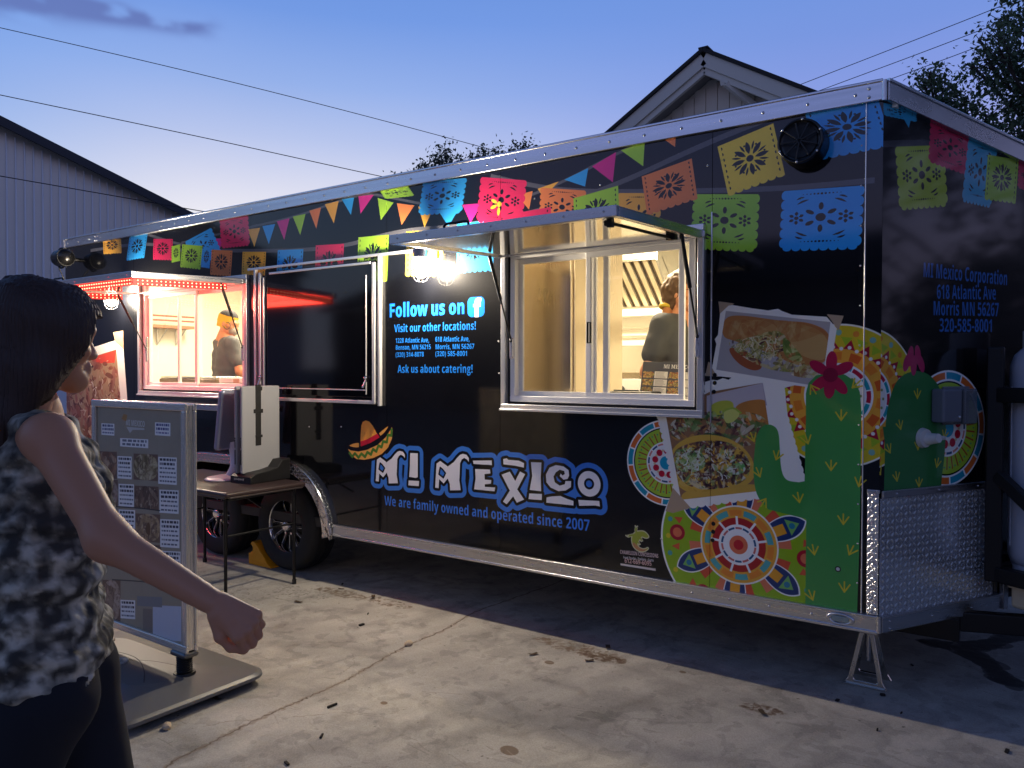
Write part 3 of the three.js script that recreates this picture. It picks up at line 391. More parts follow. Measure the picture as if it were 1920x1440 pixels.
    const ltr = [m1, sh(m1), q(Z, [[330, 80], [390, 83], [390, 270], [375, 276], [322, 268], [328, 180]]), q(Z, [[318, 295], [400, 300], [398, 340], [316, 334]]), q(Z, [[820, 140], [968, 138], [970, 176], [826, 166]]), q(Z, [[838, 205], [955, 210], [958, 241], [912, 246], [914, 288], [965, 292], [962, 322], [914, 326], [914, 345], [996, 350], [990, 381], [830, 365], [842, 280]]),
      q(Z, [[1058, 128], [1085, 122], [1100, 134], [1180, 140], [1222, 160], [1220, 195], [1150, 180], [1060, 170]]), q(Z, [[1045, 250], [1110, 226], [1152, 300], [1190, 225], [1230, 246], [1168, 365], [1222, 445], [1165, 470], [1136, 420], [1085, 482], [1056, 462], [1110, 375]]), q(Z, [[1275, 152], [1358, 155], [1352, 270], [1355, 380], [1265, 370], [1285, 260]]), q(Z, [[1262, 397], [1362, 401], [1360, 450], [1256, 442]]),
      q(Z, [[1574, 258], [1570, 215], [1530, 185], [1470, 175], [1420, 195], [1392, 250], [1396, 310], [1430, 352], [1490, 380], [1548, 374], [1588, 348], [1590, 300], [1545, 300], [1540, 325], [1500, 336], [1462, 310], [1452, 265], [1470, 232], [1500, 212], [1535, 222], [1540, 245], [1522, 256], [1508, 240], [1500, 262], [1530, 290], [1562, 284]]), q(Z, [[1398, 428], [1440, 420], [1505, 416], [1560, 440], [1608, 455], [1608, 492], [1500, 480], [1395, 470]]), q(Z, [[1645, 447], [1810, 456], [1815, 500], [1780, 492], [1652, 494]])];
    const oc = Z(1730, 322), oR = [Math.abs(Z(1820, 322)[0] - oc[0]), Math.abs(Z(1730, 222)[1] - oc[1])], holes = [h1, sh(h1)];
    g.lineJoin = 'round';
    for (const [w, c] of [[0.1, '#3f7fd6'], [0.036, BASE]]) { g.strokeStyle = c; g.lineWidth = w; for (const l of ltr) { o.path(l); g.stroke(); } g.beginPath(); g.ellipse(oc[0], oc[1], oR[0], oR[1], 0, 0, 7); g.stroke(); if (w > 0.05) for (const l of ltr) o.fill(l, c); }
    for (const l of ltr) o.fill(l, '#f0efee'); o.disc(oc[0], oc[1], oR[0], '#f0efee', oR[1]); o.disc(oc[0], oc[1], oR[0] * 0.44, BASE, oR[1] * 0.44); o.disc(oc[0], oc[1], oR[0] * 0.27, '#3f7fd6', oR[1] * 0.27);
    for (const h of holes) { o.fill(h, '#3f7fd6'); o.path(h); g.lineWidth = 0.012; g.strokeStyle = BASE; g.stroke(); }
    // sombrero
    const s = (l, c, sm) => { const m = q(H, l); if (sm) o.smooth(m); else o.path(m); g.fillStyle = c; g.fill(); g.lineWidth = 0.018; g.strokeStyle = '#130806'; g.stroke(); };
    s([[90, 590], [200, 530], [310, 520], [420, 560], [640, 350], [760, 255], [825, 222], [780, 340], [660, 460], [330, 640], [190, 640]], '#eda94e', true);
    s([[312, 620], [310, 420], [322, 250], [350, 175], [410, 142], [480, 165], [545, 245], [600, 350], [655, 450], [500, 560]], '#efa544');
    o.fill(q(H, [[322, 520], [440, 480], [610, 385], [648, 450], [500, 540], [330, 605]]), '#cf1f35');
    s([[78, 600], [160, 650], [290, 668], [430, 640], [600, 560], [740, 430], [825, 300], [852, 222], [885, 330], [870, 480], [800, 640], [690, 750], [540, 820], [390, 850], [250, 835], [150, 760]], '#f0ac50');
    g.beginPath(); const zz = [[130, 700], [185, 780], [230, 720], [290, 790], [340, 725], [400, 780], [440, 700], [500, 740], [535, 650], [590, 690], [625, 590], [680, 615], [705, 520], [770, 530], [785, 410], [845, 420], [850, 300]]; zz.forEach(([a, b], i) => { const p = H(a, b); i ? g.lineTo(...p) : g.moveTo(...p); }); g.lineWidth = 0.02; g.strokeStyle = '#4e7d2a'; g.stroke(); }
  o.text('We are family owned and operated since 2007', [721, 947], [1106, 996], 0.068, '#3f83e6');
  // left snapshot: chopped meat
  o.poly([[120, 668], [230, 634], [239, 752], [236, 900], [100, 900]], K.cream); o.poly([[128, 684], [218, 655], [226, 752], [224, 885], [108, 885]], '#a98763');
  { const reg = [[108, 700], [218, 655], [228, 760], [224, 885], [110, 885]]; o.poly([[168, 672], [218, 656], [215, 680], [180, 682]], '#d24a34'); o.bits(r, reg, 200, ['#8d5139', '#6d3a28', '#a5664a', '#7a4632', '#94594a'], 0.03, 0.09, 1.8, 0.95); o.bits(r, reg, 240, ['#d9c3a0', '#c7a27e', '#b98b6c', '#5c2e22'], 0.008, 0.04, 3); o.bits(r, reg, 160, ['#5a2c20', '#e6d6bc', '#9a5a42'], 0.004, 0.018, 3); o.shreds(r, [[120, 700], [224, 690], [226, 880], [110, 880]], 120, ['#e3cfb5', '#5e3024', '#a4674c', '#d7b795'], 0.06, 0.009); o.poly([[212, 623], [231, 620], [232, 655], [216, 641]], K.tan); }
  // right-hand group
  { const c1 = wallP(1249, 868); tealWheel(o, c1[0], c1[1], Math.abs(wallP(1249, 787)[1] - c1[1]), 0.12);
    const c2 = wallP(1384.6, 1021.6); greenWheel(o, c2[0], c2[1], (c2[0] - wallP(1237, 1010)[0]) * 0.985);
    const c3 = wallP(1571, 742); sunWheel(o, c3[0], c3[1], wallP(1571, 607)[1] - c3[1]); }
  // tacos snapshot with scalloped border
  { const fr = [[1243, 780], [1330, 712], [1440, 690], [1470, 722], [1487, 800], [1500, 902], [1400, 940], [1277, 955]];
    o.poly([[1320, 722], [1385, 700], [1500, 690], [1500, 720], [1440, 735], [1322, 740]], K.cream); o.poly([[1241, 782], [1322, 735], [1322, 700], [1470, 715], [1490, 905], [1277, 952]], K.cream);
    for (let i = 0; i < 15; i++) { const t = i / 14; let p = wallP(1448 + 52 * t, 722 + 186 * t); o.disc(p[0], p[1], 0.036, K.cream); p = wallP(1284 + 210 * t, 945 - 30 * t); o.disc(p[0], p[1], 0.03, K.cream); p = wallP(1238 + 37 * t, 782 + 168 * t); o.disc(p[0], p[1], 0.02, K.cream); }
    const ph = [[1248, 776], [1330, 735], [1429, 718], [1448, 840], [1445, 918], [1277, 937]]; o.poly(ph, '#7a5b40'); o.poly([[1325, 742], [1430, 718], [1438, 760], [1325, 775]], '#b9aeb0');
    g.save(); o.path(o.pts(ph)); g.clip();
    o.blob([[1372, 765], [1400, 750], [1445, 748], [1450, 800], [1400, 800]], '#b06a34'); o.blob([[1328, 762], [1350, 750], [1378, 752], [1372, 780], [1340, 785]], '#aab03a');
    o.bits(r, [[1250, 776], [1440, 765], [1445, 840], [1260, 840]], 420, ['#4c6b38', '#2f4a28', '#7f9a60', '#c9c6a4', '#5b3a34', '#3a2426', '#b77a3c'], 0.006, 0.03);
    o.blob([[1250, 850], [1290, 815], [1360, 815], [1410, 850], [1420, 905], [1350, 925], [1270, 925]], '#cf9a3a'); o.blob([[1275, 920], [1350, 912], [1440, 905], [1440, 950], [1280, 950]], '#c99339'); o.bits(r, [[1250, 830], [1400, 820], [1420, 900], [1275, 935]], 120, ['#b9832c', '#dcae52', '#c78f34'], 0.008, 0.035);
    o.bits(r, [[1252, 850], [1300, 826], [1375, 826], [1412, 868], [1395, 912], [1285, 922]], 620, ['#3d2626', '#2c191b', '#5d3b38', '#4b2f2c', '#6b8a4a', '#cfd0b0'], 0.006, 0.026); o.bits(r, [[1260, 845], [1310, 835], [1330, 880], [1270, 890]], 260, ['#6f9a4a', '#9ab56a', '#446b33', '#d6dcc0'], 0.005, 0.022); o.bits(r, [[1360, 840], [1400, 870], [1395, 890], [1360, 890]], 60, ['#4f9048', '#6aa558', '#d9dcc8'], 0.005, 0.02); o.shreds(r, [[1262, 845], [1380, 835], [1390, 900], [1280, 905]], 40, ['#e8ead6', '#c9d2a8'], 0.03, 0.004);
    o.blob([[1355, 772], [1372, 760], [1390, 774], [1378, 790], [1360, 796]], '#c8cc5c'); o.line([[1355, 772], [1372, 761], [1390, 775]], 0.01, '#8aa838'); o.lift(); g.restore(); }
  // torta snapshot
  { o.poly([[1347, 565], [1377, 569], [1350, 592]], K.tan); o.poly([[1550, 589], [1582, 592], [1572, 620]], K.tan); o.poly([[1328, 678], [1345, 690], [1345, 705], [1322, 705]], K.tan);
    const fr = [[1366, 573], [1374, 572], [1410, 578], [1440, 582], [1452, 580], [1459, 579], [1466, 583], [1485, 590], [1550, 594], [1569, 616], [1562, 660], [1558, 668], [1561, 674], [1553, 690], [1516, 726], [1440, 716], [1343, 703], [1335, 690], [1343, 645], [1340, 636], [1346, 628], [1350, 588]]; o.poly(fr, K.cream);
    const ph = [[1361, 583], [1557, 604], [1545, 690], [1520, 722], [1343, 693]]; g.save(); o.path(o.pts(ph)); g.clip(); o.poly([[1340, 560], [1580, 560], [1580, 740], [1330, 740]], '#9c9795');
    o.blob([[1357, 595], [1385, 590], [1440, 598], [1470, 602], [1520, 604], [1560, 625], [1556, 680], [1500, 690], [1440, 660], [1380, 640], [1352, 632]], '#a4673a'); o.blob([[1390, 598], [1450, 602], [1465, 630], [1420, 640], [1385, 632]], '#b57a48'); o.blob([[1470, 604], [1530, 612], [1556, 640], [1550, 680], [1500, 668], [1480, 640]], '#b3824e'); o.blob([[1362, 650], [1390, 655], [1420, 670], [1432, 690], [1412, 697], [1380, 680]], '#8a4a2c'); o.bits(r, [[1357, 595], [1560, 605], [1556, 680], [1352, 635]], 90, ['#9c5c30', '#b98652', '#8a4c28', '#c39a66'], 0.01, 0.05, 3, 0.4);
    o.bits(r, [[1358, 640], [1400, 634], [1460, 615], [1480, 640], [1520, 690], [1480, 700], [1430, 690], [1390, 668]], 330, ['#c3b06a', '#8f8648', '#5c5a2c', '#e0d6a4', '#3f2a2c', '#6e7a3a', '#9a8a50'], 0.005, 0.024); o.shreds(r, [[1370, 640], [1455, 622], [1470, 668], [1400, 675]], 150, ['#c9bc7c', '#a59d58', '#ded4a4', '#6d6a36'], 0.05, 0.0045); o.bits(r, [[1465, 625], [1490, 650], [1512, 680], [1470, 675]], 40, ['#7f9a44', '#b8c070', '#55682c'], 0.01, 0.03, 3); o.bits(r, [[1480, 690], [1545, 678], [1535, 712], [1480, 705]], 60, ['#c9bd7c', '#a89a58', '#7a5230', '#ded4a4'], 0.008, 0.03); o.lift(); g.restore(); }
  o.poly([[1322, 705], [1352, 706], [1371, 708], [1366, 712], [1355, 709], [1345, 713], [1335, 712], [1322, 716]], BASE);
  for (const [u, v] of [[1340, 703], [1340, 718], [1338.5, 734.5], [1337.5, 982], [1337, 997], [1336, 1013]]) { const p = wallP(u, v); o.disc(p[0], p[1], 0.011, '#050506'); }
  o.poly([[1262, 915], [1295, 952], [1262, 962], [1248, 958]], K.tan);
  // cactus
  { const cg = '#46994a'; const arm = [[1440, 955], [1418, 930], [1412, 890], [1414, 850], [1418, 815], [1430, 797], [1446, 795], [1460, 806], [1462, 840], [1464, 880], [1472, 900], [1490, 904], [1515, 905], [1515, 968]]; o.blob(arm, cg); o.poly([[1510, 1122], [1512, 960], [1480, 955], [1508, 930], [1511, 780], [1511, 738], [1516, 718], [1530, 704], [1552, 699], [1585, 703], [1603, 715], [1612, 735], [1615, 770], [1612, 1000], [1607, 1150], [1510, 1135]], cg); o.poly([[1418, 920], [1520, 900], [1520, 975], [1440, 955]], cg);
    const f = wallP(1557, 703); for (const a of [1.5, 2.55, 0.5, 3.85, 5.4, 4.65]) o.disc(f[0] + 0.064 * Math.cos(a), f[1] + 0.064 * Math.sin(a), 0.052, '#b71c46', 0.026, a); o.disc(f[0], f[1], 0.035, '#8d1238'); }
  for (const [u, v, a = 0] of [[1577, 788], [1558, 882], [1499, 942, 0.2], [1527, 1040, 0.2], [1581, 983], [1583, 1110], [1592, 1040, -0.4], [1524, 1125, 0.4], [1610, 912, -0.2], [1414, 828, 0.4], [1455, 862, -0.3], [1425, 894, 0.4], [1515, 832, 0.3], [1598, 727, -0.8], [1520, 722, -2.6], [1436, 935, 2.6]]) o.arrow(u, v, 0.045, a);
  { const p = wallP(1571, 1067); o.disc(p[0], p[1], 0.014, '#2a2a28'); o.disc(p[0], p[1], 0.009, '#c8ccc6'); }
  // converter's lizard mark
  { const Z = (X, Y) => wallP(1130 + X / 10.29, 960 + Y / 10.29), q = (l) => l.map(([a, b]) => Z(a, b)); const body = [[650, 380], [720, 370], [800, 375], [870, 440], [888, 490], [820, 500], [760, 465], [725, 500], [690, 560], [660, 620], [690, 680], [760, 720], [830, 715], [870, 690], [880, 705], [800, 765], [700, 755], [610, 690], [570, 600], [560, 510], [590, 430]];
    const legs = [[[650, 400], [640, 340], [650, 290]], [[600, 440], [530, 455], [475, 470]], [[700, 480], [740, 520], [745, 560]], [[660, 570], [690, 600], [700, 630]]];
    o.smooth(q(body)); g.lineWidth = 0.012; g.strokeStyle = '#d9d3a4'; g.stroke(); for (const l of legs) { o.g.beginPath(); q(l).forEach((p, i) => (i ? g.lineTo(...p) : g.moveTo(...p))); g.lineWidth = 0.018; g.strokeStyle = '#c9c48c'; g.stroke(); g.lineWidth = 0.009; g.strokeStyle = '#9aa63c'; g.stroke(); } for (const [a, b] of [[650, 285], [470, 470], [745, 565], [700, 632]]) { const p = Z(a, b); for (let i = -1; i < 2; i++) o.disc(p[0] + i * 0.007, p[1] + 0.004 * Math.abs(i), 0.0045, '#d9d3a4'); }
    o.smooth(q(body)); g.fillStyle = '#a3ad3a'; g.fill(); o.blob([[610, 690], [570, 600], [600, 580], [660, 640], [700, 690], [800, 730], [870, 700], [800, 762], [700, 752]].map(([a, b]) => [1130 + a / 10.29, 960 + b / 10.29]), '#c58a5c');
    o.text('CHAMELEON CONCESSIONS', [1162.5, 1038], [1234.5, 1046], 0.022, '#e6c9c0'); o.text('Food Trucks - Trailers - Carts', [1168.5, 1047], [1225.5, 1053], 0.014, '#e2dcd6'); o.text('612-669-6095', [1171, 1055], [1222, 1061], 0.026, '#e6b9ac'); o.poly([[1163, 1056], [1229.5, 1066], [1229.5, 1070.5], [1163.5, 1060]], '#d8cfc6'); }
}
function noseArt(g) {
  const o = pen(g, onNose);
  o.banner('B', '#2c9fc4', [1657, 193], [1714, 205], [1660, 216]); o.poly([[1690, 215], [1712, 205], [1704, 240]], '#2c9fc4');
  o.line([[1655, 270], [1700, 268], [1745, 268]], 0.03, '#3a3a3e'); 
  o.banner('B', '#a9bb2e', [1682, 275], [1766, 272], [1690, 388]);
  o.banner('B', '#c21848', [1748, 228], [1818, 256], [1744, 300]);
  o.banner('B', '#2fa0bd', [1818, 262], [1868, 276], [1806, 372]);
  o.banner('A', '#a3c436', [1852, 290], [1910, 300], [1846, 372]);
  o.banner('B', '#c21848', [1912, 302], [1960, 320], [1910, 350]);
  o.text('MI Mexico Corporation', [1730, 519], [1889, 535], 0.072, '#2f6cb4'); o.text('618 Atlantic Ave', [1756, 560], [1868, 562], 0.07, '#2f6cb4'); o.text('Morris MN 56267', [1749, 591], [1873, 593], 0.07, '#2f6cb4'); o.text('320-585-8001', [1761, 622], [1862, 622.5], 0.066, '#2f6cb4');
  // the sun wheel of the side runs on round the corner
  { const p = onNose(1660, 740); sunWheel(o, -0.08, p[1] - 0.02, 0.335); }
  { const p = onNose(1777, 803), R = onNose(1777, 694)[1] - p[1]; tealWheel(o, p[0], p[1], R, 0.3); }
  { const b = (l, c) => o.blob(l, c), cg = '#387c42'; b([[1655, 1000], [1659, 860], [1660, 780], [1675, 722], [1695, 700], [1722, 694], [1745, 703], [1765, 730], [1774, 780], [1772, 850], [1764, 905], [1760, 1000]], cg); o.poly([[1655, 800], [1770, 800], [1764, 925], [1672, 928]], cg);
    for (const [u, v, a, l] of [[1707, 668, 1.4, 1], [1721, 666, 1.75, 1], [1700, 680, 1.2, 0.9], [1727, 682, 1.95, 0.9], [1713, 685, 1.57, 1]]) { const p = onNose(u, v); o.disc(p[0], p[1], 0.05 * l, '#bb2a5c', 0.022, a); } }
  for (const [u, v, a = 0] of [[1720, 747], [1689, 805, 0.3], [1721, 843], [1770, 822, -0.3], [1669, 849, 0.5], [1756, 876, -0.3], [1682, 902, 0.2], [1723, 913], [1651, 890, 0.5]]) o.arrow(u, v, 0.042, a);
}
function wallTexture(x0, x1, y0, y1, ppm, draw) {
  return canvasTex(Math.round((x1 - x0) * ppm), Math.round((y1 - y0) * ppm), (g, w, h) => { g.fillStyle = BASE; g.fillRect(0, 0, w, h); g.setTransform(w / (x1 - x0), 0, 0, -h / (y1 - y0), -x0 * w / (x1 - x0), y1 * h / (y1 - y0)); draw(g); });
}
// ================================================================ FOOD TRAILER
const L = 7.847, Y0 = 0.375, Y1 = 2.975, D = 2.4, NS = 1.3817; // length, sill bottom, roof top, depth, nose face length
const trailer = thing('food_trailer', 'long black food trailer with painted Mexican banners, open serving windows and a pointed nose', 'food trailer', V(0, 0, 0));
const archY = (x) => { const a = -5.906, b = -3.744, c = 0.905, r = 0.56, t = 0.085; let y = 0; const i0 = a + t, i1 = b - t, top = c - t, rr = r - t; if (x <= i0 || x >= i1) return Y0; if (x < i0 + rr) y = top - rr + Math.sqrt(Math.max(0, rr * rr - (i0 + rr - x) ** 2)); else if (x > i1 - rr) y = top - rr + Math.sqrt(Math.max(0, rr * rr - (x - i1 + rr) ** 2)); else y = top; return Math.max(y, Y0); };
const WIN = { left: [-6.41, -4.757, 1.383, 2.4], right: [-2.187, -0.862, 1.372, 2.4] };
{
  const waveB = waves.clone(); waveB.repeat.set(1.3, 1.3); waveB.needsUpdate = true;
  const seams = [-L, -6.52, -4.74, -3.2, -2.21, -0.826, -0.074, 0.0005];
  const wallY0 = 0.452, wallY1 = 2.886;
  for (let i = 0; i < seams.length - 1; i++) {
    const x0 = seams[i] + 0.0015, x1 = seams[i + 1] - 0.0015, s = new THREE.Shape(); s.moveTo(x0, wallY1); s.lineTo(x1, wallY1);
    for (let k = 0; k <= 60; k++) { const x = x1 + (x0 - x1) * k / 60; s.lineTo(x, Math.max(wallY0, archY(x))); } s.closePath();
    for (const w of Object.values(WIN)) if (w[0] > x0 && w[1] < x1) s.holes.push(new THREE.Path([[w[0] + 0.01, w[2] + 0.01], [w[1] - 0.01, w[2] + 0.01], [w[1] - 0.01, w[3] - 0.01], [w[0] + 0.01, w[3] - 0.01]].map(([x, y]) => new THREE.Vector2(x, y))));
    const g = new THREE.ExtrudeGeometry(s, { depth: 0.045, bevelEnabled: false }).translate(0, 0, -0.045), p = g.attributes.position, uv = g.attributes.uv;
    for (let k = 0; k < p.count; k++) uv.setXY(k, (p.getX(k) - x0) / (x1 - x0), (p.getY(k) - wallY0) / (wallY1 - wallY0));
    const wb = waves.clone(); wb.repeat.set((x1 - x0) * 0.9, 2.1); wb.needsUpdate = true;
    part('wall_panel', g, phys(0xffffff, 0.45, 0, { specularIntensity: 0.12, clearcoat: 1, clearcoatRoughness: 0.07, map: wallTexture(x0, x1, wallY0, wallY1, i >= 4 ? 640 : 560, sideArt), bumpMap: wb, bumpScale: 0.0011, ior: 1.5 }), trailer);
  }
  const plainBlack = phys(C(12, 12, 15), 0.14, 0);
  // back of the door opening, corner strip, and the other walls
    part('door_moulding', [span(-0.077, -0.071, 0.46, 2.886, 0.0005, 0.009, 0.003), ...Array.from({ length: 12 }, (_, i) => ball(0.0045, -0.094, 0.6 + i * 0.19, 0.001, 8))], M.aluBright, trailer);
  part('seam_strip', span(-0.83, -0.822, 1.34, 2.46, 0.0005, 0.006, 0.002), M.alu, trailer);
  part('rear_wall', span(-L, -L + 0.05, Y0 + 0.02, Y1 - 0.03, -D, -0.046, 0.002), plainBlack, trailer);
  part('rear_lining', span(-L + 0.051, -L + 0.06, 0.47, 2.86, -D + 0.06, -0.06, 0.001), M.creamWall, trailer);
  part('far_wall', span(-L + 0.051, 0, Y0 + 0.02, Y1 - 0.03, -D, -D + 0.05, 0.002), M.creamWall, trailer);
  part('floor', extrude(poly([[-L + 0.05, 0.05], [-0.02, 0.05], [NE.x * NS - 0.06, 1.2], [-0.02, D - 0.06], [-L + 0.05, D - 0.06]]), 0.07).rotateX(-Math.PI / 2).translate(0, 0.4, 0), std(C(60, 58, 56), 0.7), trailer);
  part('roof', span(-L + 0.02, -0.001, 2.925, 2.965, -D + 0.01, -0.012, 0.004), M.whiteMetal, trailer);
  part('ceiling', span(-L + 0.06, 0.05, 2.86, 2.915, -D + 0.06, -0.05, 0.002), M.creamWall, trailer);
  part('inner_lining', [[-L + 0.05, -6.43], [-4.74, -2.2], [-0.85, 0]].map(([a, b]) => span(a, b, 0.95, 2.86, -0.058, -0.048, 0.001)).concat([span(-6.43, -4.74, 0.95, 1.36, -0.058, -0.048), span(-2.2, -0.85, 0.47, 1.36, -0.058, -0.048), span(-6.43, -4.74, 2.42, 2.86, -0.058, -0.048), span(-2.2, -0.85, 2.42, 2.86, -0.058, -0.048)]), M.creamWall, trailer);
  part('nose_partition', span(0.0, 0.03, 0.47, 2.86, -D + 0.06, -0.06, 0.002), M.creamWall, trailer);
  for (const [u, v] of [[1327, 311], [1126, 347], [1003, 372], [935, 640], [936, 700], [1352, 830], [1240, 1010], [640, 800], [580, 800]]) { const p = onZ(u, v, 0); part('wall_screw', ball(0.006, p.x, p.y, 0.001, 8), M.aluBright, trailer); }
  // rails along roof and sill
  const riv = (n, x0, x1, y, z, r = 0.008) => Array.from({ length: n }, (_, i) => ball(r, x0 + (x1 - x0) * i / (n - 1), y, z, 8));
  part('roof_trim', [span(-L, -7.18, 2.886, 2.968, -0.03, 0.018, 0.004), span(-7.176, 0.0, 2.884, 2.97, -0.03, 0.02, 0.004), span(-L, 0.0, 2.966, 2.982, -0.06, 0.026, 0.005), span(-L - 0.004, -L + 0.03, 2.87, 2.985, -0.04, 0.028, 0.004), ...riv(36, -7.75, -0.12, 2.926, 0.02), ball(0.008, -0.06, 2.945, 0.02, 8), ball(0.008, -0.06, 2.905, 0.02, 8), ball(0.008, -7.2, 2.945, 0.02, 8), ball(0.008, -7.2, 2.905, 0.02, 8), ball(0.008, -7.15, 2.945, 0.02, 8), ball(0.008, -7.15, 2.905, 0.02, 8)], M.alu, trailer);
  const sills = [[-3.742, -0.0], [-L, -5.908]];
  part('sill_trim', sills.flatMap(([a, b]) => [span(a, b, 0.382, 0.452, -0.04, 0.016, 0.003), span(a, b, 0.372, 0.388, -0.04, 0.024, 0.004), span(a, b, 0.449, 0.459, -0.03, 0.022, 0.003)]).concat(riv(17, -3.6, -0.3, 0.418, 0.016, 0.007), riv(9, -7.7, -6.1, 0.418, 0.016, 0.007)), M.alu, trailer);
  part('side_marker_lamp', [new THREE.TorusGeometry(0.03, 0.007, 8, 20).scale(1.8, 0.8, 1).translate(-0.165, 0.418, 0.02)], M.alu, trailer);
  part('marker_lens', rbox(0.085, 0.03, 0.012, -0.165, 0.418, 0.02, 0.005), std(C(150, 160, 150), 0.2), trailer);
  // ---- nose
  const nm = new THREE.Matrix4().makeBasis(NE, V(0, 1, 0), NN);
  const nose = (g) => g.applyMatrix4(nm), mirror = (g) => { g = flat(g).clone(); const p = g.attributes.position, n = g.attributes.normal; for (let i = 0; i < p.count; i++) { p.setZ(i, -D - p.getZ(i)); n.setZ(i, -n.getZ(i)); } for (let i = 0; i < p.count; i += 3) for (const k of ['position', 'normal', 'uv']) { const a = g.attributes[k]; for (let c = 0; c < a.itemSize; c++) { const q = a.getComponent(i + 1, c); a.setComponent(i + 1, c, a.getComponent(i + 2, c)); a.setComponent(i + 2, c, q); } } return g; };
  const topAt = (s) => Y1 - 0.163 * s, s = poly([[0, 0.452], [NS, 0.452], [NS, topAt(NS) - 0.085], [0, topAt(0) - 0.085]]);
  const g = extrude(s, 0.04).translate(0, 0, -0.04), p = g.attributes.position, uv = g.attributes.uv; for (let k = 0; k < p.count; k++) uv.setXY(k, p.getX(k) / NS, (p.getY(k) - 0.452) / (2.95 - 0.452));
  const wb = waves.clone(); wb.repeat.set(1.2, 2); wb.needsUpdate = true;
  part('nose_panel', nose(g.clone()), phys(0xffffff, 0.45, 0, { specularIntensity: 0.12, clearcoat: 1, clearcoatRoughness: 0.07, map: wallTexture(0, NS, 0.452, 2.95, 560, noseArt), bumpMap: wb, bumpScale: 0.0012 }), trailer);
  part('nose_panel', mirror(nose(g.clone())), plainBlack, trailer);
  const dpN = 512, diamond = dataTex(dpN, dpN, (x, y) => { const cx = x / 64, cy = y / 64, i = Math.floor(cx), j = Math.floor(cy); let h = 0; for (let a = -1; a < 2; a++) for (let b = -1; b < 2; b++) { const u = cx - (i + a + 0.5), v = cy - (j + b + 0.5), od = ((i + a + j + b) % 2 + 2) % 2, c = Math.SQRT1_2, q = od ? c * (u + v) : c * (u - v), w = od ? c * (u - v) : c * (u + v); h = Math.max(h, 1 - Math.pow(Math.abs(q) / 0.52, 2) - Math.pow(Math.abs(w) / 0.16, 2)); } return 30 + 215 * Math.sqrt(Math.max(0, h)); }, false);
  const dMat = (ru, rv) => { const t = diamond.clone(); t.repeat.set(ru, rv); t.needsUpdate = true; return std(C(226, 226, 226), 0.3, 0.8, { bumpMap: t, bumpScale: 0.012, roughnessMap: smudge }); };
  const dp = box(0.84, 0.56, 0.006, 0.42, 0.735, 0.005); part('diamond_plate', nose(dp), dMat(5.4, 3.6), trailer);
  part('diamond_plate', mirror(nose(dp.clone())), dMat(4.2, 2.8), trailer);
  part('corner_guard', box(0.05, 0.58, 0.006, -0.027, 0.752, 0.006), dMat(0.4, 4.4), trailer);
  { const st = [], stud = (od) => new THREE.SphereGeometry(1, 6, 4).scale(0.0135, 0.0042, 0.0034).rotateZ(od ? 0.7854 : -0.7854), A = stud(0), B = stud(1); for (let i = 0; i < 27; i++) for (let j = 0; j < 18; j++) st.push(nose(((i + j) % 2 ? A : B).clone().translate(0.02 + i * 0.031, 0.468 + j * 0.031, 0.008))); for (let j = 0; j < 18; j++) st.push((j % 2 ? A : B).clone().translate(-0.027 + 0.008 * (j % 2 ? 1 : -1), 0.475 + j * 0.031, 0.009)); tag(part('raised_diamonds', st, std(C(226, 226, 224), 0.28, 0.8), trailer), null, null, null, 'stuff'); }
  part('diamond_cap', [nose(span(0.004, 0.85, 1.016, 1.052, 0.006, 0.016, 0.003)), span(-0.053, 0.003, 1.04, 1.056, 0.0, 0.014, 0.003), ...[0.1, 0.4, 0.7].map((x) => nose(ball(0.005, x, 1.034, 0.017, 8)))], M.alu, trailer);
  const nt = (a, b, lo, hi, z0, z1) => { const e = extrude(poly([[a, topAt(a) - hi], [b, topAt(b) - hi], [b, topAt(b) - lo], [a, topAt(a) - lo]]), z1 - z0, 0.003); return nose(e.translate(0, 0, z0)); };
  const nTrim = [nt(0.006, NS, 0.004, 0.092, -0.03, 0.02), nt(0.004, NS, -0.008, 0.008, -0.06, 0.026)];
  part('nose_roof_trim', [...nTrim, ...nTrim.map((q) => mirror(q)), nose(ball(0.006, 0.3, topAt(0.3) - 0.05, 0.022, 8)), nose(ball(0.006, 0.75, topAt(0.75) - 0.05, 0.022, 8))], M.alu, trailer);
  const nSill = nose(span(0.008, 0.93, 0.378, 0.45, -0.03, 0.016, 0.003)), nLip = nose(span(0.008, 0.93, 0.449, 0.458, -0.03, 0.02, 0.003));
  part('nose_sill_trim', [nSill, nLip, mirror(nSill), mirror(nLip), nose(span(0.9, 0.94, 0.375, 0.56, 0.004, 0.028, 0.003)), ...[[0.06, 0.43], [0.06, 0.395], [0.36, 0.415], [0.66, 0.415], [0.87, 0.415]].map(([x, y]) => nose(ball(0.005, x, y, 0.017, 8)))], M.alu, trailer);
  part('corner_bead', [bar(V(0.004, 0.38, 0.012), V(0.004, 0.46, 0.012), 0.012), bar(V(0.004, 2.88, 0.014), V(0.004, 2.975, 0.014), 0.012)], M.alu, trailer);
  const ap = NE.clone().multiplyScalar(NS), roofN = new THREE.BufferGeometry(); roofN.setAttribute('position', new THREE.Float32BufferAttribute([0, 2.96, -0.02, ap.x - 0.01, topAt(NS) - 0.015, ap.z, 0, 2.96, -D + 0.02, 0, 2.96, -0.02, 0, 2.96, -D + 0.02, ap.x - 0.01, topAt(NS) - 0.015, ap.z], 3)); roofN.computeVertexNormals();
  part('nose_roof', roofN, M.whiteMetal, trailer);
